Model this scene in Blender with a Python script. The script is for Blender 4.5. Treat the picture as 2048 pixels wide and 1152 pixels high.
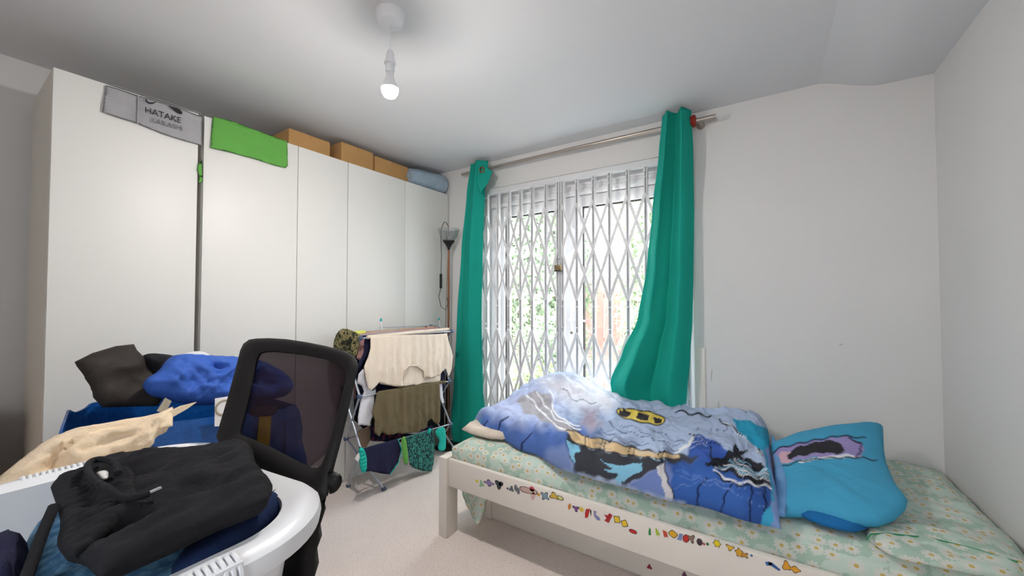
import bpy, bmesh, math, random
import numpy as np
from mathutils import Vector, Matrix, noise
from mathutils.geometry import delaunay_2d_cdt
random.seed(7)
for o in list(bpy.data.objects): bpy.data.objects.remove(o)
C = bpy.context.scene.collection
R = math.radians

# ------------------------------------------------------------ camera, sky, exposure
CAMP = Vector((0, 0, 1.32)); YAW = R(33.2); PIT = R(1.4); FPX = 774.0
cd = bpy.data.cameras.new('camera'); cam = bpy.data.objects.new('camera', cd); C.objects.link(cam)
cd.sensor_width = 36; cd.lens = FPX / 2048 * 36; cd.clip_start = .05
cam.location = CAMP; cam.rotation_euler = (R(90) + PIT, 0, YAW)
bpy.context.scene.camera = cam
vs = bpy.context.scene.view_settings
vs.view_transform = 'Standard'; vs.look = 'None'; vs.gamma = 1; vs.exposure = 0.72; vs.use_curve_mapping = False
w = bpy.data.worlds.new('sky'); bpy.context.scene.world = w; w.use_nodes = True
nt = w.node_tree; bg = nt.nodes['Background']
SKY = 7.5; BULB = 760
tc = nt.nodes.new('ShaderNodeTexCoord'); sp = nt.nodes.new('ShaderNodeSeparateXYZ')
rp = nt.nodes.new('ShaderNodeValToRGB')
nt.links.new(tc.outputs['Generated'], sp.inputs[0]); nt.links.new(sp.outputs['Z'], rp.inputs[0])
rp.color_ramp.elements[0].color = (.97, .98, 1, 1); rp.color_ramp.elements[1].color = (.80, .89, 1, 1)
nt.links.new(rp.outputs[0], bg.inputs[0]); bg.inputs[1].default_value = SKY

# ------------------------------------------------------------ measuring helpers: a pixel of the photograph to a point on a real surface
def ray(px, py):
    return cam_rot @ Vector(((px - 1024) / FPX, -(py - 576) / FPX, -1))
from mathutils import Euler
cam_rot = Euler((R(90) + PIT, 0, YAW)).to_matrix()
def on(ax, px, py, v):
    r = ray(px, py); return CAMP + r * ((v - CAMP[ax]) / r[ax])
def project(P):                                   # numpy (n,3) -> pixels
    Q = (np.asarray(P) - np.array(CAMP)) @ np.array(cam_rot)
    return np.stack([1024 + FPX * Q[:, 0] / -Q[:, 2], 576 - FPX * Q[:, 1] / -Q[:, 2]], 1)
class Frame:                                      # a real plane in the room with 2D coordinates
    def __init__(s, o, u, v):
        s.o = Vector(o); s.u = Vector(u).normalized()
        n = s.u.cross(Vector(v)).normalized(); s.v = n.cross(s.u).normalized(); s.n = n
    def at(s, a, b, h=0): return s.o + s.u * a + s.v * b + s.n * h
    def px(s, px, py):
        r = ray(px, py); t = (s.o - CAMP).dot(s.n) / r.dot(s.n); d = CAMP + r * t - s.o
        return (d.dot(s.u), d.dot(s.v))
    def poly(s, pts): return [s.px(*p) for p in pts]
def FX(x): return Frame((x, 0, 0), (0, 1, 0), (0, 0, 1))            # faces +X, u = Y, v = Z
def FYm(y): return Frame((0, y, 0), (1, 0, 0), (0, 0, 1))           # faces -Y, u = X, v = Z
def FZ(z): return Frame((0, 0, z), (1, 0, 0), (0, 1, 0))            # faces up

# ------------------------------------------------------------ materials
def srgb(h):
    h = h.lstrip('#'); c = [int(h[i:i + 2], 16) / 255 for i in (0, 2, 4)]
    return tuple((x / 12.92 if x <= .04045 else ((x + .055) / 1.055) ** 2.4) for x in c) + (1,)
def L(nt, a, b): nt.links.new(a, b)
def mat(name, col, rough=.6, metal=0, bump=0, bscale=60, var=0, vscale=6, spec=.5, sheen=0, emis=None, es=0):
    m = bpy.data.materials.new(name); m.use_nodes = True; t = m.node_tree; p = t.nodes['Principled BSDF']
    c = srgb(col) if isinstance(col, str) else col
    p.inputs['Base Color'].default_value = c; p.inputs['Roughness'].default_value = rough
    p.inputs['Metallic'].default_value = metal; p.inputs['Specular IOR Level'].default_value = spec
    if sheen: p.inputs['Sheen Weight'].default_value = sheen
    if emis: p.inputs['Emission Color'].default_value = srgb(emis); p.inputs['Emission Strength'].default_value = es
    g = t.nodes.new('ShaderNodeNewGeometry')
    if var:
        n = t.nodes.new('ShaderNodeTexNoise'); n.inputs['Scale'].default_value = vscale; n.inputs['Detail'].default_value = 5
        L(t, g.outputs['Position'], n.inputs['Vector'])
        mr = t.nodes.new('ShaderNodeMapRange'); mr.inputs[1].default_value = .3; mr.inputs[2].default_value = .7
        mr.inputs[3].default_value = 1 - var; mr.inputs[4].default_value = 1 + var; L(t, n.outputs['Fac'], mr.inputs[0])
        hs = t.nodes.new('ShaderNodeHueSaturation'); hs.inputs['Color'].default_value = c
        L(t, mr.outputs[0], hs.inputs['Value']); L(t, hs.outputs[0], p.inputs['Base Color'])
    if bump:
        n = t.nodes.new('ShaderNodeTexNoise'); n.inputs['Scale'].default_value = bscale; n.inputs['Detail'].default_value = 4
        L(t, g.outputs['Position'], n.inputs['Vector'])
        b = t.nodes.new('ShaderNodeBump'); b.inputs['Strength'].default_value = bump; b.inputs['Distance'].default_value = .01
        L(t, n.outputs['Fac'], b.inputs['Height']); L(t, b.outputs[0], p.inputs['Normal'])
    return m
def cloth(name, col, **k):
    k.setdefault('rough', .9); k.setdefault('bump', .25); k.setdefault('bscale', 90); k.setdefault('var', .08)
    k.setdefault('vscale', 14); k.setdefault('spec', .2); return mat(name, col, **k)
def printed(name, rough=.85):
    m = mat(name, '#888888', rough, bump=.2, bscale=60, spec=.25); t = m.node_tree
    a = t.nodes.new('ShaderNodeVertexColor'); a.layer_name = 'print'
    L(t, a.outputs[0], t.nodes['Principled BSDF'].inputs['Base Color']); return m
M = {}
M['wall'] = mat('wall_paint', '#e2e1e0', .75, bump=.08, bscale=35, var=.012, vscale=2, spec=.25)
M['ceiling'] = mat('ceiling_paint', '#e0e1e4', .8, bump=.05, bscale=30, spec=.2)
M['gloss'] = mat('white_laminate', '#e2e2de', .46, var=.01, vscale=1.5)
M['cream_edge'] = mat('cream_edge', '#dcd6cc', .5)
M['paint_wood'] = mat('white_painted_wood', '#e4ded6', .38, bump=.06, bscale=18, var=.02, vscale=5)
M['upvc'] = mat('white_upvc', '#eeeef0', .3)
M['gate'] = mat('white_steel', '#dedfe1', .35)
M['steel'] = mat('brushed_nickel', '#b5aca2', .32, metal=.9)
M['brass'] = mat('aged_brass', '#8a7a5c', .35, metal=.8)
M['black'] = mat('black_plastic', '#161517', .5)
M['dark'] = mat('dark_gap', '#0c0c0c', .8)
M['bluegrey'] = mat('blue_grey_plastic', '#4c5a78', .4)
M['rackmetal'] = mat('rack_silver', '#a9b0ba', .35, metal=.35)
M['wplastic'] = mat('white_plastic', '#e8eaee', .3)
M['copper'] = mat('copper_pole', '#8d5a42', .35, metal=.6)
M['card'] = mat('cardboard', '#c0955f', .85, var=.04, vscale=8, bump=.05)
M['cardend'] = mat('cardboard_edge', '#a87d4c', .9)
M['wood'] = mat('light_oak', '#c08a55', .55, var=.16, vscale=22)
M['red'] = mat('red_plastic', '#8e2016', .4)
M['tealp'] = mat('teal_plastic', '#3fb8b8', .4)
M['teal'] = cloth('teal_curtain_cloth', '#22ad9b', bump=.12, bscale=160, var=.03, vscale=3)
t = M['teal'].node_tree; tb_ = t.nodes.new('ShaderNodeBsdfTranslucent'); tb_.inputs[0].default_value = srgb('#2cc0ab'); mx_ = t.nodes.new('ShaderNodeMixShader'); mx_.inputs[0].default_value = .22
L(t, t.nodes['Principled BSDF'].outputs[0], mx_.inputs[1]); L(t, tb_.outputs[0], mx_.inputs[2]); L(t, mx_.outputs[0], t.nodes['Material Output'].inputs[0])
M['cream'] = cloth('cream_jersey', '#e6d8c6', var=.03)
M['olive'] = cloth('olive_jersey', '#6a5f47')
M['whitec'] = cloth('white_cotton', '#dcdce2', var=.02)
M['navy'] = cloth('navy_cotton', '#23243f')
M['blackc'] = cloth('black_cotton', '#202024', var=.15, bump=.35)
M['turq'] = cloth('turquoise_knit', '#25b3a2')
M['greenc'] = cloth('green_cotton', '#66a850', var=.03)
M['limec'] = cloth('lime_cotton', '#d6df6a', var=.03)
M['pinkc'] = cloth('dusty_pink_cotton', '#b98d88')
M['bluewash'] = cloth('slate_cotton', '#56627f')
M['greytee'] = cloth('grey_marl', '#a3a3a6', var=.04)
M['royal'] = cloth('royal_blue_cloth', '#3b62b8', var=.03, rough=.6)
M['tarpblue'] = cloth('woven_blue_plastic', '#0d4f98', rough=.35, var=.12, vscale=25, bump=.5, bscale=45, spec=.6)
M['tarpstrap'] = cloth('grey_strap', '#a9a08e')
M['yellowstrap'] = cloth('yellow_strap', '#c9a92f')
M['sackblack'] = cloth('charcoal_nonwoven', '#37322f', var=.06, rough=.65, bump=.15)
M['canvas'] = cloth('natural_canvas', '#e3cfb3', var=.05, vscale=8)
M['canvas2'] = cloth('pale_straw_lining', '#d8c48f')
M['label'] = mat('label_white', '#e4e4e2', .6)
M['plasticbag'] = mat('clear_blue_grey_plastic', '#9fb2c2', .25, bump=.8, bscale=28, var=.1, vscale=18)
M['chairframe'] = mat('black_chair_plastic', '#110f10', .55, bump=.05, spec=.3)
M['chairpad'] = mat('black_seat_fabric', '#191719', .9, bump=.3)
M['chrome'] = mat('chrome', '#c0c0c4', .15, metal=1)
M['mint'] = mat('mint', '#c6dccf', .9)
M['cordgreen'] = mat('green_cord', '#1f8a58', .7)
M['mattress'] = cloth('mattress_ticking', '#d9cdbd')
M['brick'] = mat('red_brown_boards', '#c4928a', .85, var=.1)
M['paving'] = mat('pale_paving', '#cfc0b4', .9, var=.08, vscale=3)
M['pool'] = mat('turquoise_vinyl', '#5fd0e0', .4)
M['grass'] = mat('grass', '#a9bf7f', .9, var=.2, vscale=20)
M['bark'] = mat('bark', '#6b5a4a', .9)

def node_mix(t, fac, a, b):
    m = t.nodes.new('ShaderNodeMix'); m.data_type = 'RGBA'
    for s, v in ((0, fac), (6, a), (7, b)):
        if hasattr(v, 'is_linked'): L(t, v, m.inputs[s])
        else: m.inputs[s].default_value = v
    return m.outputs[2]
def mth(t, op, a, b=None, c=None):
    m = t.nodes.new('ShaderNodeMath'); m.operation = op
    for i, v in enumerate((a, b, c)):
        if v is None: continue
        if hasattr(v, 'is_linked'): L(t, v, m.inputs[i])
        else: m.inputs[i].default_value = v
    return m.outputs[0]
# carpet: warm grey-pink pile with flecks
m = M['carpet'] = mat('carpet', '#d9c9c0', 1, spec=.1, bump=.6, bscale=220); t = m.node_tree
g = t.nodes.new('ShaderNodeNewGeometry'); n = t.nodes.new('ShaderNodeTexNoise'); n.inputs['Scale'].default_value = 150; n.inputs['Detail'].default_value = 3
L(t, g.outputs['Position'], n.inputs['Vector'])
n2 = t.nodes.new('ShaderNodeTexNoise'); n2.inputs['Scale'].default_value = 3; L(t, g.outputs['Position'], n2.inputs['Vector'])
f = mth(t, 'GREATER_THAN', n.outputs['Fac'], .635)
c1 = node_mix(t, n2.outputs['Fac'], srgb('#eadcd4'), srgb('#f3e8e2'))
L(t, node_mix(t, f, c1, srgb('#c5b3a6')), t.nodes['Principled BSDF'].inputs['Base Color'])
# daisy sheet
m = M['daisy'] = mat('daisy_sheet', '#c6dccf', .9, spec=.2, bump=.25, bscale=25); t = m.node_tree
g = t.nodes.new('ShaderNodeNewGeometry'); mp = t.nodes.new('ShaderNodeMapping'); mp.inputs['Scale'].default_value = (19, 19, 19)
sx = t.nodes.new('ShaderNodeSeparateXYZ'); L(t, g.outputs['Position'], sx.inputs[0])
cx = t.nodes.new('ShaderNodeCombineXYZ'); L(t, sx.outputs[0], cx.inputs[0])
L(t, mth(t, 'ADD', sx.outputs[1], sx.outputs[2]), cx.inputs[1]); L(t, cx.outputs[0], mp.inputs[0])
vo = t.nodes.new('ShaderNodeTexVoronoi'); vo.voronoi_dimensions = '2D'; vo.inputs['Scale'].default_value = 1; vo.inputs['Randomness'].default_value = .7
L(t, mp.outputs[0], vo.inputs['Vector'])
df = t.nodes.new('ShaderNodeVectorMath'); df.operation = 'SUBTRACT'; L(t, mp.outputs[0], df.inputs[0]); L(t, vo.outputs['Position'], df.inputs[1])
s2 = t.nodes.new('ShaderNodeSeparateXYZ'); L(t, df.outputs[0], s2.inputs[0])
ang = mth(t, 'ARCTAN2', s2.outputs[1], s2.outputs[0])
pet = mth(t, 'MULTIPLY_ADD', mth(t, 'ABSOLUTE', mth(t, 'COSINE', mth(t, 'MULTIPLY', ang, 5.5))), .17, .28)
isp = mth(t, 'LESS_THAN', vo.outputs['Distance'], pet); isc = mth(t, 'LESS_THAN', vo.outputs['Distance'], .12)
nn = t.nodes.new('ShaderNodeTexNoise'); nn.inputs['Scale'].default_value = 14; L(t, g.outputs['Position'], nn.inputs['Vector'])
base = node_mix(t, mth(t, 'GREATER_THAN', nn.outputs['Fac'], .5), srgb('#a9c2b2'), srgb('#bfd2c6'))
c = node_mix(t, isp, base, srgb('#cfd2c9')); c = node_mix(t, isc, c, srgb('#c4ab66'))
L(t, c, t.nodes['Principled BSDF'].inputs['Base Color'])
# denim, camouflage, floral, leaf prints
def ramp_noise(name, scale, stops, detail=2, rough=.9, stretch=(1, 1, 1), vor=False):
    m = cloth(name, '#888888', rough=rough); t = m.node_tree; g = t.nodes.new('ShaderNodeNewGeometry')
    mp = t.nodes.new('ShaderNodeMapping'); mp.inputs['Scale'].default_value = stretch; L(t, g.outputs['Position'], mp.inputs[0])
    n = t.nodes.new('ShaderNodeTexVoronoi' if vor else 'ShaderNodeTexNoise'); n.inputs['Scale'].default_value = scale
    if not vor: n.inputs['Detail'].default_value = detail
    L(t, mp.outputs[0], n.inputs['Vector'])
    r = t.nodes.new('ShaderNodeValToRGB'); r.color_ramp.interpolation = 'CONSTANT'
    for i, (p, cc) in enumerate(stops):
        e = r.color_ramp.elements[i] if i < 2 else r.color_ramp.elements.new(p)
        e.position = p; e.color = srgb(cc)
    L(t, n.outputs['Distance' if vor else 'Fac'], r.inputs[0]); L(t, r.outputs[0], t.nodes['Principled BSDF'].inputs['Base Color'])
    return m
M['camo'] = ramp_noise('camouflage_cotton', 30, [(0, '#24281f'), (.42, '#5f5d3c'), (.5, '#8b7f5c'), (.58, '#343a26')])
M['denim'] = ramp_noise('washed_denim', 60, [(0, '#2a4660'), (.42, '#3d6484'), (.6, '#6088a6')], 6)
for e in M['denim'].node_tree.nodes:
    if e.type == 'VALTORGB': e.color_ramp.interpolation = 'LINEAR'
M['denimdark'] = cloth('dark_denim', '#1b2c50', var=.2)
M['floral'] = ramp_noise('dark_floral_cotton', 26, [(0, '#1c1c38'), (.58, '#8e2a3c'), (.63, '#31406e'), (.66, '#1c1c38')])
M['leafprint'] = ramp_noise('leaf_print_cotton', 70, [(0, '#1e3640'), (.47, '#3f8a7c'), (.58, '#203a42')], stretch=(1, 1, .5))
# glass: thin clear sheet
def thin_glass(name, tint, gl=.06, opacity=0, oc='#ffffff'):
    m = bpy.data.materials.new(name); m.use_nodes = True; t = m.node_tree
    for n in list(t.nodes): t.nodes.remove(n)
    out = t.nodes.new('ShaderNodeOutputMaterial'); tr = t.nodes.new('ShaderNodeBsdfTransparent'); tr.inputs[0].default_value = tint
    g = t.nodes.new('ShaderNodeBsdfGlossy'); g.inputs['Roughness'].default_value = .03
    mx = t.nodes.new('ShaderNodeMixShader'); mx.inputs[0].default_value = gl
    L(t, tr.outputs[0], mx.inputs[1]); L(t, g.outputs[0], mx.inputs[2]); last = mx
    if opacity:
        d = t.nodes.new('ShaderNodeBsdfDiffuse'); d.inputs[0].default_value = srgb(oc)
        m2 = t.nodes.new('ShaderNodeMixShader'); m2.inputs[0].default_value = opacity
        L(t, mx.outputs[0], m2.inputs[1]); L(t, d.outputs[0], m2.inputs[2]); last = m2
    L(t, last.outputs[0], out.inputs[0]); return m
M['glass'] = thin_glass('window_glass', (.97, .98, .98, 1), .05)
M['bowl'] = thin_glass('smoked_clear_bowl', (.86, .87, .87, 1), .1, .12, '#b8bcbc')
M['mesh'] = thin_glass('chair_mesh', (.80, .74, .76, 1), .01, .60, '#2a2126')
M['leaf'] = mat('garden_leaf', '#92a586', .7, var=.35, vscale=3)
M['leaf2'] = mat('garden_leaf_pale', '#b7c6a8', .7, var=.35, vscale=3)
PRINT = printed('cotton_print')

# ------------------------------------------------------------ building helpers
def link(name, me, m=None, parent=None, smooth=False):
    o = bpy.data.objects.new(name, me); C.objects.link(o)
    if m is not None:
        for x in (m if isinstance(m, (list, tuple)) else [m]): me.materials.append(x)
    if smooth: me.polygons.foreach_set('use_smooth', [True] * len(me.polygons))
    if parent is not None:
        o.parent = parent; o.location = -Vector(parent.get('_org', (0, 0, 0)))
    return o
def tag(o, label, cat, group=None, kind=None):
    o['label'] = label; o['category'] = cat
    if group: o['group'] = group
    if kind: o['kind'] = kind
    return o
def thing(name, loc, label, cat, group=None):
    o = bpy.data.objects.new(name, None); C.objects.link(o); o.location = loc; o['_org'] = tuple(loc); o.empty_display_size = .05
    return tag(o, label, cat, group)
def structure(o): o['kind'] = 'structure'; return o
class MB:
    def __init__(s): s.v = []; s.f = []; s.mi = []; s.m = 0
    def add(s, vs, fs):
        b = len(s.v); s.v += [tuple(p) for p in vs]; s.f += [tuple(b + i for i in f) for f in fs]; s.mi += [s.m] * len(fs); return s
    def box(s, x0, x1, y0, y1, z0, z1):
        vs = [(x, y, z) for x in (x0, x1) for y in (y0, y1) for z in (z0, z1)]
        return s.add(vs, [(0, 1, 3, 2), (4, 6, 7, 5), (0, 4, 5, 1), (2, 3, 7, 6), (0, 2, 6, 4), (1, 5, 7, 3)])
    def bar(s, a, b, wd, th, up=(0, 0, 1)):        # rectangular bar from a to b
        a, b = Vector(a), Vector(b); d = (b - a).normalized(); u = d.cross(Vector(up))
        if u.length < 1e-4: u = d.cross(Vector((1, 0, 0)))
        u.normalize(); v = u.cross(d); vs = []
        for p in (a, b):
            for i, j in ((-1, -1), (1, -1), (1, 1), (-1, 1)): vs.append(p + u * i * wd / 2 + v * j * th / 2)
        return s.add(vs, [(3, 2, 1, 0), (4, 5, 6, 7), (0, 1, 5, 4), (1, 2, 6, 5), (2, 3, 7, 6), (3, 0, 4, 7)])
    def tube(s, pts, r, n=10, closed=False, flat=1):
        pts = [Vector(p) for p in pts]; k = len(pts); rs = r if isinstance(r, (list, tuple)) else [r] * k
        vs = []; prev = None
        for i, p in enumerate(pts):
            a = pts[(i - 1) % k] if (closed or i) else p; b = pts[(i + 1) % k] if (closed or i < k - 1) else p
            d = (b - a).normalized()
            if prev is None: u = d.cross(Vector((0, 0, 1))); u = u if u.length > .01 else d.cross(Vector((1, 0, 0)))
            else: u = prev - d * prev.dot(d)
            u.normalize(); prev = u; v = d.cross(u)
            for j in range(n):
                an = 2 * math.pi * j / n; vs.append(p + u * math.cos(an) * rs[i] + v * math.sin(an) * rs[i] * flat)
        fs = []
        for i in range(k if closed else k - 1):
            for j in range(n):
                a, b = i * n + j, i * n + (j + 1) % n; c, d = ((i + 1) % k) * n + (j + 1) % n, ((i + 1) % k) * n + j
                fs.append((a, b, c, d))
        if not closed: fs += [tuple(reversed(range(n))), tuple(range((k - 1) * n, k * n))]
        return s.add(vs, fs)
    def lathe(s, c, prof, n=28, axis=(0, 0, 1)):   # prof: (radius, height) pairs
        ax = Vector(axis).normalized(); u = ax.orthogonal().normalized(); v = ax.cross(u); c = Vector(c); vs = []
        for r, h in prof:
            for j in range(n):
                an = 2 * math.pi * j / n; vs.append(c + ax * h + (u * math.cos(an) + v * math.sin(an)) * max(r, 1e-4))
        fs = [(i * n + j, i * n + (j + 1) % n, (i + 1) * n + (j + 1) % n, (i + 1) * n + j) for i in range(len(prof) - 1) for j in range(n)]
        return s.add(vs, fs)
    def build(s, name, m, parent=None, bevel=0, smooth=False, seg=2):
        me = bpy.data.meshes.new(name); me.from_pydata(s.v, [], s.f)
        if s.m or any(s.mi): me.polygons.foreach_set('material_index', s.mi)
        o = link(name, me, m, parent, smooth)
        bm = bmesh.new(); bm.from_mesh(me); bmesh.ops.recalc_face_normals(bm, faces=bm.faces)
        if bevel: bmesh.ops.bevel(bm, geom=bm.edges, offset=bevel, segments=seg, affect='EDGES', profile=.6, clamp_overlap=True)
        bm.to_mesh(me); bm.free()
        if smooth or bevel:
            me.polygons.foreach_set('use_smooth', [True] * len(me.polygons))
            if hasattr(me, 'set_sharp_from_angle'): me.set_sharp_from_angle(angle=R(38))
        return o
def inside(P, poly):
    P = np.asarray(P, float); q = np.asarray(poly, float); x, y = P[:, 0], P[:, 1]; r = np.zeros(len(P), bool); j = len(q) - 1
    for i in range(len(q)):
        xi, yi = q[i]; xj, yj = q[j]
        with np.errstate(divide='ignore', invalid='ignore'):
            r ^= ((yi > y) != (yj > y)) & (x < (xj - xi) * (y - yi) / (yj - yi + 1e-12) + xi)
        j = i
    return r
def segdist(P, poly, closed=True):
    P = np.asarray(P, float); q = np.asarray(poly, float); d = np.full(len(P), 1e9)
    for i in range(len(q) if closed else len(q) - 1):
        a = q[i]; b = q[(i + 1) % len(q)]; ab = b - a; l = max((ab ** 2).sum(), 1e-12)
        t_ = np.clip(((P - a) @ ab) / l, 0, 1); d = np.minimum(d, np.hypot(*(P - a - t_[:, None] * ab).T))
    return d
def smoothpoly(pts, it=2):
    for _ in range(it):
        n = len(pts); out = []
        for i in range(n):
            a, b = pts[i], pts[(i + 1) % n]
            out += [(a[0] * .75 + b[0] * .25, a[1] * .75 + b[1] * .25), (a[0] * .25 + b[0] * .75, a[1] * .25 + b[1] * .75)]
        pts = out
    return pts
def tri2d(outline, res):
    out = []
    for i in range(len(outline)):
        a, b = outline[i], outline[(i + 1) % len(outline)]; k = max(1, round(math.dist(a, b) / res))
        out += [(a[0] + (b[0] - a[0]) * j / k, a[1] + (b[1] - a[1]) * j / k) for j in range(k)]
    q = np.array(out); lo, hi = q.min(0), q.max(0)
    gx = np.arange(lo[0], hi[0], res); gy = np.arange(lo[1], hi[1], res * .87)
    G = np.array([(x + (k % 2) * res * .5, y) for k, y in enumerate(gy) for x in gx]) if len(gx) and len(gy) else np.zeros((0, 2))
    if len(G): G = G[inside(G, q)]
    if len(G): G = G[segdist(G, q) > res * .45]
    pts = [Vector(p) for p in out] + [Vector(p) for p in G.tolist()]
    V, _, F, ov, _, _ = delaunay_2d_cdt(pts, [], [list(range(len(out)))], 1, 1e-6)
    nb = set(i for i, s in enumerate(ov) if any(x < len(out) for x in s))
    return np.array([tuple(v) for v in V]), [tuple(f) for f in F], nb, q
def fbm(p, s, seed=0): return noise.noise(Vector((p[0] * s + seed * 7.1, p[1] * s - seed * 3.3, seed * 1.7)))
def crease(p, s, seed=0):                         # soft folds with sharp valleys
    q = (p[0] + .05 * fbm(p, s * .7, seed + 3), p[1] + .05 * fbm(p, s * .7, seed + 5))
    a = abs(fbm(q, s, seed)); b = abs(fbm(q, s * 2.1, seed + 9))
    return (a * 1.5 + b * .7) - .45
def inflate(name, outline, fr, thick, m, parent=None, back=None, rim=.05, res=.02, fn=None, disp=None, power=.5, paint=None, smooth=True):
    V, F, nb, q = tri2d(outline, res); d = segdist(V, q); d[list(nb)] = 0
    back = thick if back is None else back; vs = []; n = len(V)
    for i, (a, b) in enumerate(V):
        s = min(d[i] / rim, 1); pr = (1 - (1 - s) ** 2) ** power
        k = fn(a, b) * s if fn else 0; dd = disp(a, b) if disp else 0
        vs.append(fr.at(a, b, thick * pr + k + dd))
    idx = list(range(n))
    for i, (a, b) in enumerate(V):
        if i in nb: continue
        s = min(d[i] / rim, 1); pr = (1 - (1 - s) ** 2) ** power; dd = disp(a, b) if disp else 0
        idx[i] = len(vs); vs.append(fr.at(a, b, -back * pr + dd))
    fs = F + [tuple(idx[j] for j in reversed(f)) for f in F]
    me = bpy.data.meshes.new(name); me.from_pydata([tuple(v) for v in vs], [], fs)
    if paint:
        at = me.color_attributes.new('print', 'FLOAT_COLOR', 'POINT'); at.data.foreach_set('color', paint(np.array([tuple(v) for v in vs])).astype(np.float32).ravel())
    return link(name, me, m, parent, smooth)
def prism(name, outline, fr, h0, h1, m, parent=None):
    b = MB(); n = len(outline); b.add([fr.at(x, y, h0) for x, y in outline] + [fr.at(x, y, h1) for x, y in outline], [tuple(range(n)), tuple(range(n, 2 * n))] + [(i, (i + 1) % n, n + (i + 1) % n, n + i) for i in range(n)])
    return b.build(name, m, parent)
def sharp(p, s, seed=0, k=5):                     # thin valleys of pressed creases
    q = (p[0] + .06 * fbm(p, s * .6, seed + 3), p[1] + .06 * fbm(p, s * .6, seed + 5))
    return -max(0, 1 - abs(fbm(q, s, seed)) * k) ** 1.5
def crumple(p, s, seed=0):
    q = (p[0] + .04 * fbm(p, s * .8, seed + 2), p[1] + .04 * fbm(p, s * .8, seed + 4)); v = 0
    for k, wt in ((1, .55), (1.9, .33), (3.7, .17)): v += wt * (1 - 2.6 * abs(fbm(q, s * k, seed + k)))
    return v - .45
def hang(name, pix, x, m, parent=None, amp=.012, freq=26, seed=0, res=.014, th=.003, z0=None, fr=None, grow=True, **kw):
    fr = fr or FX(x); ol = fr.poly(pix); top = max(p[1] for p in ol); h = max(.05, top - min(p[1] for p in ol))
    def dsp(a, b):
        g_ = min(1, (top - b) / h) if grow else 1
        return amp * (.25 + .75 * g_) * (math.sin(freq * a + seed + 1.3 * math.sin(4 * b + seed) + 2.2 * fbm((a, b * .6), 5, seed)) * .6 + .5 * math.sin(freq * 2.3 * a + 2 * fbm((a, b), 7, seed + 2))) + amp * 1.1 * g_ * crumple((a * 1.6, b * .8), 7, seed)
    return inflate(name, ol, fr, th, m, parent, rim=.01, res=res, disp=dsp, **kw)

# ------------------------------------------------------------ room
XL, XR, YB, YF, ZC = -3.15, .72, 2.75, -1.25, 2.525
OX0, OX1, OZ = -2.16, -.39, 2.285
structure(MB().box(XL, XR, YF, YB, -.12, 0).build('floor', M['carpet']))
structure(MB().box(XL - .1, XR + .1, YF - .1, YB + .3, ZC, ZC + .12).build('ceiling', M['ceiling']))
structure(MB().box(XL - .1, XL, YF - .1, YB + .3, -.12, ZC).build('wall_left', M['wall']))
structure(MB().box(XR, XR + .1, YF - .1, YB + .3, -.12, ZC).build('wall_right', M['wall']))
wx0, wx1, wz0, wz1 = -.55, .35, 1.25, 2.2
structure(MB().box(XL, wx0, YF - .1, YF, -.12, ZC).box(wx1, XR, YF - .1, YF, -.12, ZC).box(wx0, wx1, YF - .1, YF, -.12, wz0).box(wx0, wx1, YF - .1, YF, wz1, ZC).build('wall_front', M['wall']))
structure(MB().box(wx0, wx0 + .06, YF - .07, YF - .02, wz0, wz1).box(wx1 - .06, wx1, YF - .07, YF - .02, wz0, wz1).box(-.12, -.08, YF - .07, YF - .02, wz0, wz1).box(wx0, wx1, YF - .07, YF - .02, wz0, wz0 + .06).box(wx0, wx1, YF - .07, YF - .02, wz1 - .06, wz1).build('added_fill_window', M['upvc'], bevel=.004))  # unseen window added behind the camera to let in soft fill light
structure(MB().box(-9, 8, -14, YF - .1, -.3, -.2).build('floor_added_bounce', M['paving']))  # unseen ground added outside it to bounce sky light up to the ceiling
structure(MB().box(XL, OX0, YB, YB + .3, -.12, ZC).box(OX1, XR, YB, YB + .3, -.12, ZC).box(OX0, OX1, YB, YB + .3, OZ, ZC).box(OX0, OX1, YB, YB + .3, -.12, 0).build('wall_back', M['wall']))
bk = MB(); pts = [(lerp0, ZC + .004 - .089 * (.5 - .5 * math.cos(math.pi * min(1, max(0, (lerp0 - .22) / .33))))) for lerp0 in [.20 + .02 * i for i in range(19)] + [XR]]
bk.add([(x, y, z) for y in (YF, YB) for x, z in pts] + [(XR, YF, ZC + .02), (.20, YF, ZC + .02), (XR, YB, ZC + .02), (.20, YB, ZC + .02)], [(i, i + 1, 20 + i + 1, 20 + i) for i in range(19)] + [tuple(range(20)) + (40, 41), tuple(range(20, 40)) + (42, 43), (40, 42, 43, 41), (0, 20, 43, 41), (19, 39, 42, 40)])
structure(bk.build('ceiling_cove', M['ceiling'], smooth=True))
structure(MB().box(OX1 + .005, OX1 + .065, YB - .012, YB, 0, 1.0).build('trim_1', M['paint_wood'], bevel=.004))
for nm, b in (('baseboard_back', (OX1 + .07, XR - .014, YB - .014, YB)), ('baseboard_right', (XR - .014, XR, YF, YB))):
    structure(MB().box(*b, 0, .09).build(nm, M['paint_wood'], bevel=.004))
# scuffs and pin marks on the walls
for (px, py, wd, ht, ax) in ((1437, 822, .008, .07, 1), (1423, 750, .006, .04, 1), (1682, 689, .012, .006, 1)):
    p = on(1, px, py, YB)
    f_ = FYm(YB - .0012); a = p.x; b = p.z
    o = prism('scuff', smoothpoly([(a - wd, b - ht), (a + wd * .4, b - ht * .8), (a + wd, b + ht), (a - wd * .3, b + ht * .8)], 1), f_, 0, .0006, mat('scuff_grey', '#cbc7c4', .9), bpy.data.objects['wall_back'])

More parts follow.
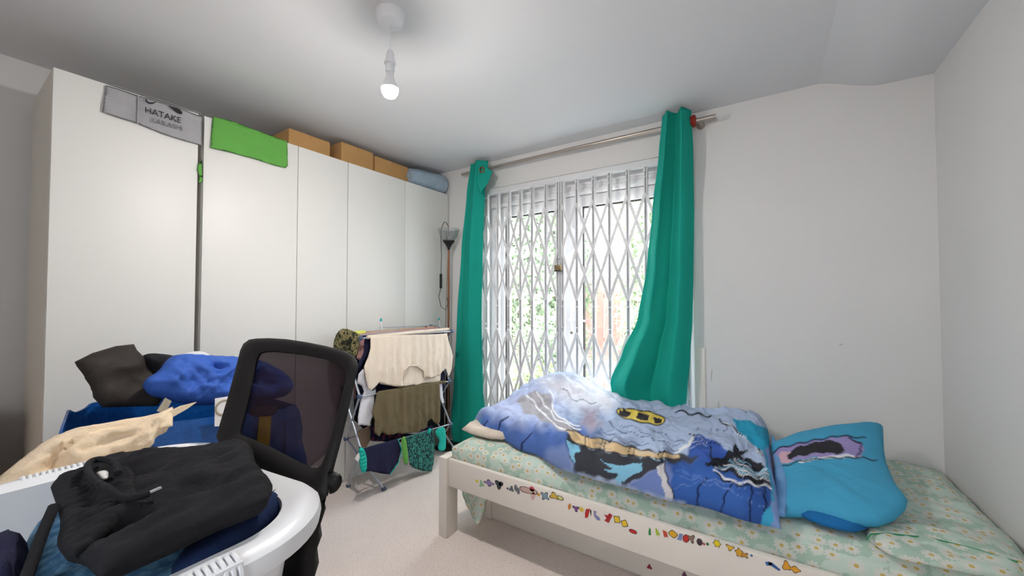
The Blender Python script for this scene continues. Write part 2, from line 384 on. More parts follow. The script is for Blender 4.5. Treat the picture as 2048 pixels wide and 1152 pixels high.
# ------------------------------------------------------------ french doors behind the gate
DY = 2.88
fr_ = structure(MB().box(OX0, OX0 + .06, DY - .03, DY + .04, 0, OZ).box(OX1 - .06, OX1, DY - .03, DY + .04, 0, OZ).box(OX0 + .06, OX1 - .06, DY - .03, DY + .04, 2.13, OZ).box(OX0, OX1, DY - .03, DY + .04, 0, .05)
               .box(OX0 + .08, OX1 - .08, DY - .045, DY - .03, 2.15, 2.175).box(OX0 + .08, OX1 - .08, DY - .04, DY - .03, 2.21, 2.225).build('window_1', M['upvc'], bevel=.003))
XM = -1.37
for nm, x0, x1, hx in (('door_1', OX0 + .065, XM - .004, -1.40), ('door_2', XM + .004, OX1 - .065, -1.30)):
    st = .10 if nm == 'door_1' else .105
    d = bpy.data.objects.new(nm, None); C.objects.link(d); structure(d)
    g0, g1 = (x0 + .15, XM - .065) if nm == 'door_1' else (XM + .165, x1 - .1)
    MB().box(x0, g0, DY - .03, DY + .03, .055, 2.125).box(g1, x1, DY - .03, DY + .03, .055, 2.125).box(g0, g1, DY - .03, DY + .03, 2.04, 2.125).box(g0, g1, DY - .03, DY + .03, .055, .2).build('door_frame', M['upvc'], d, bevel=.006)
    k = .009
    MB().box(g0, g0 + k, DY - .014, DY + .014, .2, 2.04).box(g1 - k, g1, DY - .014, DY + .014, .2, 2.04).box(g0, g1, DY - .014, DY + .014, 2.031, 2.04).box(g0, g1, DY - .014, DY + .014, .2, .209).build('glazing_seal', M['black'], d)
    MB().box(g0 + .002, g1 - .002, DY - .003, DY + .003, .202, 2.038).build('pane', M['glass'], d)
    s = 1 if nm == 'door_2' else -1
    hx = g0 - .085 if nm == 'door_2' else g1 + .03
    MB().box(hx - .016, hx + .016, DY - .042, DY - .03, 1.02, 1.22).build('lock_plate', M['upvc'], d, bevel=.004)
    MB().tube([(hx, DY - .042, 1.145), (hx, DY - .085, 1.145), (hx + s * .02, DY - .092, 1.145), (hx + s * .13, DY - .088, 1.14)], [.011, .011, .011, .008]).build('door_handle', M['upvc'], d, smooth=True)
    if nm == 'door_2':
        MB().lathe((hx, DY - .03, 1.04), [(0, .022), (.009, .022), (.009, 0)], axis=(0, -1, 0)).build('lock_cylinder', M['brass'], d)

# ------------------------------------------------------------ folding security gate
gate = thing('security_gate', (XM, 2.74, 0), 'white steel folding lattice security gate across the garden doors', 'gate')
GY = 2.742
gx = [-2.145, -2.055, -1.935, -1.82, -1.704, -1.592, -1.466, -1.358, -1.318, -1.197, -1.064, -.941, -.809, -.683, -.55, -.42]
for i, x in enumerate(gx):
    wd = .034 if x in (-1.358, -1.318) else .026
    MB().box(x - wd / 2, x - .004, GY - .014, GY + .014, .05, 2.262).box(x + .004, x + wd / 2, GY - .014, GY + .014, .05, 2.262).box(x - .004, x + .004, GY, GY + .012, .05, 2.262).build('upright', M['gate'], gate, bevel=.0015, seg=1)
bays = [(a, b) for a, b in zip(gx, gx[1:]) if b - a > .06]
tiers = [(2.04, 1.675), (1.675, 1.30), (1.05, .69), (.69, .33)]
for a, b in bays:
    for z1, z0 in tiers:
        MB().bar((a, GY - .02, z1), (b, GY - .02, z0), .021, .003, (0, 1, 0)).build('lattice_bar', M['gate'], gate)
        MB().bar((b, GY - .0245, z1), (a, GY - .0245, z0), .021, .003, (0, 1, 0)).build('lattice_bar', M['gate'], gate)
MB().box(gx[0] - .013, gx[-1] + .013, GY - .02, GY + .02, 2.225, 2.27).build('top_track', M['gate'], gate, bevel=.002)
MB().box(gx[0] - .013, gx[-1] + .013, GY - .02, GY + .02, .01, .045).build('bottom_track', M['gate'], gate, bevel=.002)
rv = MB()
for x in gx:
    for z in (2.04, 1.675, 1.30, 1.25, 1.09, 1.05, .69, .33, 2.2, 2.15):
        rv.lathe((x, GY - .014, z), [(0, .016), (.005, .015), (.0055, 0)], n=8, axis=(0, -1, 0))
rv = rv.build('rivet', M['gate'], gate, smooth=True); rv['kind'] = 'stuff'
p = on(1, 1116, 535, 2.70)
pl = thing('padlock', (p.x, 2.70, p.z), 'brass padlock with steel shackle hanging on the gate centre bars', 'padlock')
MB().box(p.x - .028, p.x + .028, 2.69, 2.715, p.z - .024, p.z + .02).build('lock_body', M['brass'], pl, bevel=.004)
MB().tube([(p.x - .017, 2.702, p.z + .018), (p.x - .017, 2.702, p.z + .05), (p.x - .01, 2.702, p.z + .064), (p.x, 2.702, p.z + .069), (p.x + .01, 2.702, p.z + .064), (p.x + .017, 2.702, p.z + .05), (p.x + .017, 2.702, p.z + .018)], .0045).build('shackle', M['chrome'], pl, smooth=True)
MB().box(p.x - .03, p.x + .03, 2.686, 2.719, p.z - .03, p.z - .022).build('bumper', M['black'], pl, bevel=.002)

# ------------------------------------------------------------ garden seen through the glass
gd = structure(MB().box(-7, 6, YB + .3, 12, -.25, -.12).build('floor_patio', M['paving']))
fence = thing('garden_fence', (-.5, 8.6, -.12), 'red brown board fence at the end of the garden', 'fence')
for i in range(40):
    x = -6.4 + i * .3; z = 1.75 + .02 * math.sin(i * 3.1)
    MB().box(x, x + .285, 8.6 + .012 * (i % 2), 8.63 + .012 * (i % 2), -.12, z).build('board', M['brick'], fence)
MB().box(-6.4, 5.6, 8.64, 8.7, .3, .4).box(-6.4, 5.6, 8.64, 8.7, 1.3, 1.4).build('rail', M['brick'], fence)
def shrub(name, c, r, n, m, label, cat='bush', leaf=.09):
    t_ = thing(name, c, label, cat, None); b = MB(); c = Vector(c)
    for i in range(n):
        d = Vector((random.gauss(0, 1), random.gauss(0, 1), random.gauss(0, 1))).normalized()
        q = c + Vector((0, 0, r[2])) + Vector((d.x * r[0], d.y * r[1], d.z * r[2])) * (random.uniform(.55, 1.05) + .2 * noise.noise(d * 2.3 + c))
        u = Vector((random.uniform(-1, 1), random.uniform(-1, 1), random.uniform(-1, 1))).normalized(); v = u.cross(d).normalized(); s_ = leaf * random.uniform(.5, 1.2)
        b.add([q, q + u * s_ + v * s_ * .4, q + u * s_ * 2, q + u * s_ - v * s_ * .4], [(0, 1, 2, 3)])
    fo = b.build('foliage', m, t_); fo['kind'] = 'stuff'
    st = MB()
    for k in range(3): st.tube([c + Vector((k * .06 - .06, 0, 0)), c + Vector(((k - 1) * r[0] * .4, 0, r[2] * 1.2))], [.035, .012], 6)
    st.build('trunk', M['bark'], t_)
shrub('garden_tree', (-4.1, 7.0, -.12), (1.35, .8, 1.9), 9000, M['leaf'], 'tall pale green tree behind the left garden door', 'tree')
shrub('garden_tree', (-1.1, 7.2, -.12), (1.35, .75, 2.0), 9000, M['leaf2'], 'tall leafy tree behind the right garden door', 'tree')
shrub('garden_bush', (-2.6, 5.2, -.12), (.55, .5, .62), 3500, M['leaf'], 'low bush standing left of the door meeting bars', leaf=.05)
shrub('garden_bush', (-1.35, 5.7, -.12), (.42, .4, .72), 3000, M['leaf'], 'upright dark bush behind the right door handle', leaf=.05)
shrub('garden_bush', (-.2, 5.6, -.12), (.45, .4, .5), 2500, M['leaf2'], 'small pale bush half hidden by the right curtain', leaf=.05)
shrub('garden_grass_clump', (-2.15, 3.9, -.12), (.35, .3, .33), 1800, M['grass'], 'grassy clump close outside the left door', 'plant', leaf=.05)
pp = thing('paddling_pool', (-.75, 3.9, -.12), 'turquoise paddling pool on the patio beside right curtain', 'pool')
for k in range(3): MB().tube([(-.75 + .42 * math.cos(a * math.pi / 16), 3.9 + .42 * math.sin(a * math.pi / 16), -.06 + k * .11) for a in range(32)], .06, 10, closed=True).build('pool_ring', M['pool'], pp, smooth=True)
bench = thing('garden_bench', (-1.5, 4.75, -.12), 'low red slatted garden bench seen through right door', 'bench')
for k in range(4): MB().box(-1.75, -1.05, 4.6 + k * .09, 4.67 + k * .09, .27, .30).build('slat', M['brick'], bench)
for x in (-1.7, -1.1):
    for y in (4.63, 4.9): MB().box(x - .03, x + .03, y - .03, y + .03, -.12, .27).build('leg', M['brick'], bench)

# ------------------------------------------------------------ wardrobes
WX, WT = -2.52, 2.30
ys = [.288, .80, .817, 1.32, 1.682, 2.214, 2.745]
def wardrobe(y0, y1, joints, label, side=False):
    w_ = thing('wardrobe', (WX - .25, (y0 + y1) / 2, 0), label, 'wardrobe', None)
    MB().box(WX - .52, WX - .02, y0, y0 + .018, 0, WT - .005).box(WX - .52, WX - .02, y1 - .018, y1, 0, WT - .005).box(WX - .52, WX - .02, y0 + .018, y1 - .018, WT - .023, WT - .005).box(WX - .52, WX - .02, y0 + .018, y1 - .018, .06, .078).box(WX - .52, WX - .512, y0 + .018, y1 - .018, .06, WT - .02).box(WX - .04, WX - .022, y0 + .018, y1 - .018, 0, .06).build('carcass', M['cream_edge'] if side else M['gloss'], w_)
    for a, b in zip(joints, joints[1:]):
        MB().box(WX - .018, WX, a + .0018, b - .0018, .03, WT).build('door', M['gloss'], w_, bevel=.0015)
    return w_
wardrobe(.288, .796, [.288, .796], 'single tall white wardrobe at far left with grey cloth over its door', True)
wardrobe(.818, 1.680, [.818, 1.322, 1.680], 'white two-door wardrobe with green cloth over its left door')
wardrobe(1.682, 2.742, [1.682, 2.214, 2.742], 'white two-door wardrobe in the corner behind the drying rack')
# cloths over the doors
def overdoor(name, pix, m, label, cat, amp=.004):
    fr = FX(WX + .007); ol = fr.poly(pix)
    o = inflate(name, ol, fr, .0015, m, None, back=.0015, rim=.006, res=.010, disp=lambda a, b: amp * math.sin(30 * a + 2 * fbm((a, b), 6)) + amp * 1.5 * crumple((a, b), 8) + .004)
    tag(o, label, cat); o['_org'] = (0, 0, 0); return o
gt = overdoor('grey_shirt', [(211, 171), (274, 190), (340, 211), (405, 233), (403, 291), (365, 281), (325, 268), (295, 256), (272, 246), (240, 237), (204, 224)], M['greytee'], 'grey printed t-shirt draped over the leftmost wardrobe door', 't-shirt')
ys_ = [FX(WX).px(211, 171)[0], FX(WX).px(405, 233)[0]]
MB().box(WX - .03, WX + .014, ys_[0] + .01, ys_[1] - .01, WT + .001, WT + .003).build('shoulder_fold', M['greytee'], gt, bevel=.002)
MB().box(WX + .015, WX + .019, FX(WX).px(274, 215)[0] - .002, FX(WX).px(274, 215)[0] + .003, WT - .15, WT - .01).build('side_seam', M['greytee'], gt)
def text(body, loc, size, m, parent, rot=(R(90), 0, R(90)), ext=.0004, name='lettering', sx=1):
    cu = bpy.data.curves.new(name, 'FONT'); cu.body = body; cu.size = size; cu.extrude = ext; cu.materials.append(m)
    tmp = bpy.data.objects.new(name, cu); me = bpy.data.meshes.new_from_object(tmp); bpy.data.objects.remove(tmp)
    o = bpy.data.objects.new(name, me); C.objects.link(o); o.location = Vector(loc) - (Vector(parent.get('_org', (0, 0, 0))) if parent else Vector()); o.rotation_euler = rot; o.scale = (sx, 1, 1); o.parent = parent; return o
ink = mat('black_ink', '#202024', .8); inkg = mat('grey_ink', '#77777c', .8)
q = FX(WX + .024); a, b = q.px(289, 213)
text('HATAKE', (WX + .024, a, b - .028), .042, ink, gt, sx=.88)
a, b = q.px(302, 229); text('KAKASHI', (WX + .024, a, b - .036), .034, inkg, gt, sx=.9)
for k, pts in enumerate(([(291, 196), (296, 204), (303, 205), (316, 203), (303, 209), (294, 206), (290, 200)], [(336, 210), (345, 214), (356, 216), (365, 224), (364, 229), (355, 227), (346, 219), (340, 215)])):
    prism('printed_mark', smoothpoly(FX(WX + .023).poly(pts), 1), FX(WX + .023), 0, .0006, ink, gt)
gg = overdoor('green_shirt', [(425, 233), (470, 244), (520, 264), (573, 283), (575, 332), (571, 336), (552, 332), (505, 317), (460, 305), (420, 296)], M['greenc'], 'bright green cloth draped over the second wardrobe door', 'cloth')
MB().box(WX - .03, WX + .014, FX(WX).px(425, 233)[0] + .005, FX(WX).px(573, 283)[0] - .005, WT + .001, WT + .003).build('top_fold', M['greenc'], gg, bevel=.002)
gs = hang('green_strap', [(402, 322), (404, 322), (405, 362), (401, 366), (397, 364), (399, 352), (394, 340), (396, 328)], WX + .008, M['greenc'], None, amp=.003, res=.01)
tag(gs, 'green cloth strap poking out of the gap between wardrobe doors', 'strap')
# cardboard boxes and plastic wrapped roll on top
def carton(y0, y1, x0, x1, h, label):
    c = thing('cardboard_box', ((x0 + x1) / 2, (y0 + y1) / 2, WT - .004), label, 'box', 'cardboard boxes on top of the wardrobes')
    z = WT - .004
    MB().box(x0, x1, y0, y1, z, z + h).build('carton_body', M['card'], c, bevel=.003)
    MB().box(x0 + .004, x1 - .004, y0 + .004, (y0 + y1) / 2 - .002, z + h, z + h + .004).build('lid_flap', M['card'], c)
    MB().box(x0 + .004, x1 - .004, (y0 + y1) / 2 + .002, y1 - .004, z + h, z + h + .004).build('lid_flap', M['card'], c)
    MB().box(x1, x1 + .001, (y0 + y1) / 2 - .0015, (y0 + y1) / 2 + .0015, z + h - .03, z + h).build('seam', M['cardend'], c)
carton(1.311, 1.60, -2.95, -2.62, .142, 'leftmost brown cardboard box on the wardrobe, beside green cloth')
carton(1.688, 1.968, -2.95, -2.62, .18, 'middle and tallest brown cardboard box on the wardrobe')
carton(1.985, 2.335, -2.95, -2.62, .165, 'rightmost brown cardboard box on wardrobe, beside the plastic roll')
ro = thing('wrapped_roll', (-2.62, 2.50, WT), 'grey plastic wrapped roll on the wardrobe by the back wall', 'roll')
pf = [(0.005, 0)]; pf = [(.0, 0), (.05, .004), (.082, .02), (.093, .06), (.088, .15), (.084, .30), (.07, .40), (.02, .43), (0, .43)]
b = MB(); b.lathe((-2.57, 2.742, WT + .095), pf, 30, axis=(-.16, -1, 0))
for i, v in enumerate(b.v):
    v = Vector(v); k = noise.noise(v * 22) * .009 + noise.noise(v * 55) * .004; c_ = Vector((-2.57, v.y, WT + .095)); d = (v - c_); b.v[i] = tuple(v + d.normalized() * k if d.length > .01 else v)
b.build('plastic_wrap', M['plasticbag'], ro, smooth=True)
MB().tube([(-2.5, 2.71 - .002, WT + .01), (-2.497, 2.71, WT - .1), (-2.4975, 2.71, 1.95)], .0015, 6).build('hanging_string', M['cream_edge'], ro)

# ------------------------------------------------------------ curtain rod and curtains
RY, RZ = 2.655, 2.434
rod = thing('curtain_rod', (-1.26, RY, RZ), 'long brushed nickel curtain rod above the gate', 'rod')
MB().tube([(-2.28, RY, RZ - .004), (-1.25, RY, RZ)], .0125, 16).build('pole', M['steel'], rod, smooth=True)
MB().tube([(-1.27, RY, RZ), (-.24, RY, RZ)], .0145, 16).build('sleeve', M['steel'], rod, smooth=True)
for x in (-2.2, -.335): MB().tube([(x, YB, RZ), (x, RY, RZ)], .008, 10).lathe((x, YB, RZ), [(0, .012), (.025, .012), (.026, 0)], axis=(0, -1, 0)).build('bracket', M['steel'], rod, smooth=True)
p = on(1, 1381, 243, RY)
MB().lathe((-.366, RY, RZ), [(.015, -.018), (.034, -.014), (.04, 0), (.034, .014), (.015, .018)], 20, axis=(1, 0, 0)).build('red_stopper', M['red'], rod, smooth=True)
def interp(tab, t_):
    for (a, *A), (b, *B) in zip(tab, tab[1:]):
        if t_ <= b: k = (t_ - a) / (b - a); k = k * k * (3 - 2 * k) * .5 + k * .5; return [x + (y - x) * k for x, y in zip(A, B)]
    return tab[-1][1:]
def curtain(name, tab, nf, amp, label, z0, z1, bulge=None, seed=0, NS=90, NT=80, th=.004, power=1):
    # tab rows: (t, x left, x right, y centre), t runs from the header down
    root = thing(name, ((tab[0][1] + tab[0][2]) / 2, RY, z1), label, 'curtain'); vs = []
    for side in (0, 1):
        for j in range(NT + 1):
            t_ = j / NT; xl, xr, yc, am = interp(tab, t_)
            for i in range(NS + 1):
                s = i / NS; ph = 2 * math.pi * nf * (s + .03 * math.sin(3 * t_ + seed)) + seed
                y = yc + am * math.sin(ph) + am * .12 * math.sin(2.3 * ph + 2 * t_) * (1 - t_) + .012 * fbm((s * 2, t_ * 2), 2, seed)
                x = xl + (xr - xl) * (s + .25 / nf / 6.28 * math.sin(2 * ph) * math.sin(math.pi * s))
                z = z1 + (z0 - z1) * t_
                if bulge: dx, dy, dz = bulge(s, t_); x += dx; y += dy; z += dz
                vs.append((x, y + side * th, z))
    N = (NS + 1) * (NT + 1); fs = []
    for j in range(NT):
        for i in range(NS):
            a = j * (NS + 1) + i; fs.append((a, a + NS + 1, a + NS + 2, a + 1)); fs.append((N + a, N + a + 1, N + a + NS + 2, N + a + NS + 1))
    for j in range(NT):
        for i in (0, NS):
            a = j * (NS + 1) + i; fs.append((a, a + NS + 1, N + a + NS + 1, N + a))
    for i in range(NS):
        for j in (0, NT):
            a = j * (NS + 1) + i; fs.append((a, a + 1, N + a + 1, N + a))
    me = bpy.data.meshes.new('curtain_cloth'); me.from_pydata(vs, [], fs); o = link('curtain_cloth', me, M['teal'], root, True)
    bm = bmesh.new(); bm.from_mesh(me); bmesh.ops.recalc_face_normals(bm, faces=bm.faces); bm.to_mesh(me); bm.free()
    return root
def px_x(px, py, y): return on(1, px, py, y).x
rt = []
zt, zb = 2.50, .56
for tt, l, r_, yc, am in ((0, (1322, 222), (1380, 222), 2.592, .036), (.12, (1315, 300), (1384, 300), 2.60, .04), (.3, (1302, 420), (1386, 420), 2.63, .044), (.5, (1290, 560), (1385, 560), 2.62, .048), (.68, (1273, 660), (1383, 660), 2.61, .05), (.80, (1243, 730), (1378, 730), 2.60, .052), (.91, (1218, 790), (1372, 790), 2.60, .05), (1, (1226, 822), (1368, 828), 2.61, .028)):
    rt.append((tt, px_x(*l, yc), px_x(*r_, yc), yc, am))
def blg(s, t_):
    g_ = math.exp(-((t_ - .86) / .10) ** 2) * math.exp(-((s - .28) / .22) ** 2); return (0, -.10 * g_, 0)
rc = curtain('curtain', rt, 2, .04, 'long teal curtain on the right, bunched and resting behind the bed', zb, zt, blg, seed=1.2)
lt = []
for tt, l, r_, yc, am in ((0, (939, 325), (972, 325), 2.60, .028), (.1, (931, 385), (966, 385), 2.62, .026), (.3, (921, 480), (963, 480), 2.645, .022), (.55, (913, 620), (961, 620), 2.645, .016), (.8, (907, 750), (963, 750), 2.645, .014), (.93, (902, 830), (970, 830), 2.64, .016), (1, (905, 893), (972, 885), 2.64, .018)):
    lt.append((tt, px_x(*l, yc), px_x(*r_, yc), yc, am))
lc = curtain('curtain', lt, 1.2, .03, 'teal curtain on the left beside the floor lamp, hanging to the carpet', .015, 2.49, None, seed=.4)
q = FYm(2.56)
fl = inflate('folded_corner', q.poly([(955, 330), (968, 330), (985, 343), (976, 366), (960, 388), (955, 370)]), q, .004, M['teal'], lc, rim=.01, res=.012)
c_ = q.px(965, 340)
MB().lathe((c_[0], 2.555, c_[1]), [(.016, 0), (.026, .001), (.029, .004), (.026, .008), (.016, .009)], 24, axis=(0, -1, 0)).build('eyelet', M['brass'], lc, smooth=True)

# ------------------------------------------------------------ pendant lamp
PX, PY = -1.314, 1.067
pend = thing('pendant_lamp', (PX, PY, ZC), 'bare glowing bulb hanging on a white cord from the ceiling rose', 'lamp')
MB().lathe((PX, PY, ZC), [(0, -.062), (.02, -.06), (.05, -.045), (.058, -.02), (.06, 0)], 32).build('ceiling_rose', M['wplastic'], pend, smooth=True)
MB().tube([(PX, PY, ZC - .05), (PX, PY, 2.35)], .0035, 8).build('cord', M['wplastic'], pend, smooth=True)
MB().lathe((PX, PY, 2.30), [(.0, .065), (.011, .064), (.017, .05), (.019, .02), (.024, .014), (.024, .006), (.018, .002), (.018, -.03), (0, -.03)], 24).build('bulb_holder', M['wplastic'], pend, smooth=True)
MB().lathe((PX, PY, 2.20), [(.015, .075), (.016, .05), (.024, .03), (.032, .012), (.0355, .0)], 24).build('bulb_neck', M['wplastic'], pend, smooth=True)
bm_ = mat('glowing_bulb', '#ffffff', emis='#fff8f2', es=BULB); t = bm_.node_tree   # an LED bulb throws most of its light out of its end
g = t.nodes.new('ShaderNodeNewGeometry'); z_ = t.nodes.new('ShaderNodeSeparateXYZ'); L(t, g.outputs['True Normal'], z_.inputs[0])
dn = mth(t, 'MAXIMUM', mth(t, 'MULTIPLY', z_.outputs[2], -1.0), 0.0)
L(t, mth(t, 'MULTIPLY_ADD', dn, BULB * 1.4, BULB * .20), t.nodes['Principled BSDF'].inputs['Emission Strength'])
MB().lathe((PX, PY, 2.20), [(.0345, .0), (.0345, -.006), (.032, -.018), (.023, -.032), (.01, -.039), (0, -.04)], 24).build('bulb', bm_, pend, smooth=True)

# ------------------------------------------------------------ floor lamp in the corner
lx, ly = -2.37, 2.585
la = thing('floor_lamp', (lx, ly, 0), 'slim copper uplighter floor lamp with clear bowl beside left curtain', 'lamp')
MB().lathe((lx, ly, 0), [(0, 0), (.115, 0), (.115, .012), (.10, .022), (.02, .03), (0, .03)], 32).build('base', M['black'], la, smooth=True)
MB().tube([(lx, ly, .03), (lx, ly, 1.745)], .009, 12).build('pole', M['copper'], la, smooth=True)
MB().tube([(lx - .035, ly - .01, .03), (lx - .016, ly - .01, 1.4), (lx - .004, ly - .006, 1.72)], .006, 8).build('side_rod', M['steel'], la, smooth=True)
MB().lathe((lx, ly, 1.745), [(.010, 0), (.014, .02), (.03, .05), (.052, .075), (.052, .085), (.045, .085), (.02, .05), (0, .04)], 28).build('lamp_cup', M['black'], la, smooth=True)
MB().lathe((lx, ly, 1.79), [(.018, 0), (.05, .035), (.078, .075), (.096, .13), (.098, .145), (.094, .145), (.074, .078), (.046, .038), (.018, .004)], 32).build('glass_bowl', M['bowl'], la, smooth=True)
MB().lathe((lx, ly, 1.79), [(0, .045), (.022, .045), (.022, 0)], 16).build('lamp_socket', M['chrome'], la, smooth=True)
cp = [(lx + .01, ly - .05, 1.83)] + [(lx + .005 + .05 * math.cos(a), ly - .055, 1.86 + .13 * math.sin(a)) for a in [R(x) for x in (10, 40, 70, 100, 130, 155, 175)]] + [(lx - .03, ly - .06, 1.7), (lx - .035, ly - .06, 1.52)]
MB().tube(cp, .003, 6).build('power_cord', M['black'], la, smooth=True)
MB().tube([(lx - .038, ly - .06, 1.40), (lx - .06, ly - .06, 1.33), (lx - .045, ly - .05, 1.24), (lx - .01, ly - .03, 1.21), (lx + .012, ly - .02, 1.26), (lx + .004, ly - .02, 1.32)], .003, 6).build('power_cord', M['black'], la, smooth=True)
MB().box(lx - .045, lx - .028, ly - .07, ly - .05, 1.40, 1.53).build('switch', M['black'], la, bevel=.004)

# ------------------------------------------------------------ bed
BX0, BX1, BYF, BYB = -1.535, .69, 1.60, 2.71
bed = thing('bed', (-.42, 2.16, 0), 'white painted wooden single bed with stickers along its front rail', 'bed')
def bpart(name, *b, bev=.006): return MB().box(*b).build(name, M['paint_wood'], bed, bevel=bev)
bpart('bed_post', BX0, BX0 + .058, BYF, BYF + .095, 0, .435)
bpart('bed_post', BX0, BX0 + .058, BYB - .095, BYB, 0, .435)
bpart('bed_post', BX1 - .06, BX1, BYF, BYF + .095, 0, .435); bpart('bed_post', BX1 - .06, BX1, BYB - .095, BYB, 0, .435)
bpart('foot_rail', BX0 + .01, BX0 + .04, BYF + .095, BYB - .095, .25, .42)
rail = bpart('side_rail', BX0 + .058, BX1 - .06, BYF + .012, BYF + .04, .280, .43, bev=.009)
bpart('rear_rail', BX0 + .058, BX1 - .06, BYB - .04, BYB - .012, .262, .42)
for k in range(12): bpart('slat', BX0 + .12 + k * .178, BX0 + .19 + k * .178, BYF + .04, BYB - .04, .28, .295, bev=.002)
bpart('inner_leg', -1.44, -1.385, 1.885, 1.94, 0, .26)
bpart('under_bed_panel', -1.385, BX1 - .08, 1.89, 1.91, .006, .258, bev=.003)
bpart('under_bed_panel', -1.385, -1.365, 1.915, 2.60, .006, .255, bev=.003)
# stickers on the rail
SY = BYF + .0115; SF = FYm(SY)
def sticker(pts, col, up=0, fr=None, y=None):
    f = Frame((0, SY - .0006 * up, 0), (1, 0, 0), (0, 0, 1)) if y is None else Frame((0, y - .0006 * up, 0), (1, 0, 0), (0, 0, 1))
    nm = 'st' + col
    if nm not in M: M[nm] = mat('sticker_' + col.strip('#'), col, .35)
    return prism('sticker', f.poly(pts), f, 0, .0005, M[nm], rail if y is None else bed)
def bl(cx, cy, rx, ry, lobes=5, amp=.2, ph=0, n=18, tilt=.3):
    out = []
    for i in range(n):
        a = 2 * math.pi * i / n; r = 1 + amp * math.sin(lobes * a + ph); x = rx * r * math.cos(a); out.append((cx + x, cy + ry * r * math.sin(a) + x * tilt))
    return out
INK = '#2a2a30'
S = [(954, 962, 3, 3, '#d2cf4a', 0, 0), (963, 968, 4, 6, '#8fb596', 3, .4), (978, 966, 7, 4, '#8a7bb0', 4, .4), (998, 969, 6, 7, '#2e3b42', 3, .3), (1000, 968, 3, 4, '#e8e8e6', 0, 0), (1015, 977, 2, 2, '#4a4a50', 0, 0),
     (1023, 978, 4, 5, '#56606e', 3, .35), (1034, 979, 4, 9, '#6d7078', 2, .5), (1057, 981, 13, 7, '#c8a79c', 2, .3), (1064, 978, 5, 5, '#c24552', 0, 0), (1066, 992, 4, 7, '#cfa4a0', 2, .2), (1077, 989, 3, 3, '#cf9c2c', 0, 0),
     (1090, 992, 6, 6, '#7a97a8', 4, .4), (1108, 992, 7, 5, '#cfae45', 3, .35), (1120, 996, 5, 4, '#c9cc7c', 2, .2),
     (1139, 1013, 2.5, 7, '#c07a2a', 2, .3), (1152, 1017, 4.5, 4, '#7a4a90', 3, .4), (1163, 1019, 4.5, 4.5, '#d9c04a', 0, 0),
     (1234, 1039, 5.5, 6, '#e2c02c', 4, .2), (1249, 1047, 5.5, 6, '#e2bf2a', 4, .15), (1266, 1063, 6, 3.6, '#c81f22', 2, .15),
     (1346, 1068, 7.5, 6, '#e0ad27', 4, .1), (1372, 1077, 5.5, 7, '#c32a26', 2, .1), (1383, 1077, 5, 6, '#8e7462', 3, .4), (1399, 1084, 6, 7, '#3c2a34', 0, 0), (1408, 1088, 2.4, 2.2, '#b02434', 0, 0), (1415, 1088, 3, 3, '#2f7c3a', 0, 0),
     (1434, 1087, 6, 6, '#e8d21e', 6, .25), (1460, 1095, 6, 4, '#dcb22c', 3, .4), (1478, 1105, 6, 7, '#dba428', 5, .25), (1489, 1110, 6, 4, '#c98f2e', 4, .4), (1503, 1111, 2.6, 2.4, '#3b6a98', 0, 0),
     (1573, 1132, 7, 8, '#dfa02a', 3, .25), (1590, 1139, 9, 5, '#dfa02a', 4, .2)]
for k, (x, y, rx, ry, c, l, a) in enumerate(S):
    if rx > 4 and l: sticker(bl(x, y, rx + 1.3, ry + 1.3, l, a, k), INK, 0)
    sticker(bl(x, y, rx, ry, l or 1, a, k), c, 1)
for pts, c in (([(1172, 1018), (1180, 1018), (1178, 1026), (1176, 1035), (1170, 1036), (1170, 1026)], '#b8231f'), ([(1180, 1018), (1183, 1022), (1182, 1033), (1180, 1024)], INK),
               ([(1187, 1021), (1193, 1023), (1191, 1029), (1199, 1035), (1201, 1041), (1194, 1040), (1188, 1032)], '#7f83ac'),
               ([(1208, 1029), (1215, 1031), (1219, 1026), (1225, 1031), (1221, 1038), (1217, 1046), (1209, 1041), (1213, 1036)], '#a61f22'),
               ([(1299, 1055), (1301, 1058), (1302, 1070), (1297, 1070), (1297, 1062)], '#2c8a48'), ([(1311, 1055), (1315, 1060), (1320, 1070), (1313, 1071), (1311, 1062)], '#a3bd33'),
               ([(1325, 1060), (1333, 1063), (1336, 1074), (1328, 1074)], '#c9523a'), ([(1359, 1067), (1366, 1068), (1363, 1081), (1354, 1079)], '#7d90bb'),
               ([(1530, 1124), (1538, 1123), (1545, 1126), (1561, 1139), (1559, 1142), (1541, 1131), (1533, 1131)], '#2b5a9c'), ([(1538, 1124), (1545, 1126), (1543, 1131), (1537, 1129)], '#c8c23c')):
    sticker(pts, c, 1)
for (x, y, r_, c) in ((1299, 1134, 4.5, '#8e2030'), (1369, 1149, 4.5, '#5c2a4c')): sticker(bl(x, y, r_, r_, 3, .3), c, 1, y=1.8895)

# mattress with fitted sheet
def rbox_pts(u, v, x0, x1, y0, y1): return x0 + (x1 - x0) * u, y0 + (y1 - y0) * v
mt = thing('mattress', (-.40, 2.17, .3), 'single mattress under a mint green daisy patterned sheet', 'mattress')
def sheet_top(x, y):
    f_ = max(0, (x - .05) / .6)
    z = .518 + .006 * fbm((x, y), 3, 2) + .012 * crease((x * .6 + y * .8, y - x * .5), 4, 4) * (.4 + 1.6 * min(1, f_))
    z += .03 * math.exp(-((y - (1.72 + .12 * x)) / .06) ** 2) * min(1, f_) * .6 - .012 * (1 if x < -1.35 else 0) * 0
    return z
V = []; Fc = []; NX, NY = 150, 80; x0, x1, y0, y1 = -1.478, .70, 1.645, 2.705
ring = []
def prof(k):                                      # side profile: outward offset, z factor
    return [(0, 1), (.012, .985), (.02, .93), (.022, .6), (.018, .2), (.02, .0)][k]
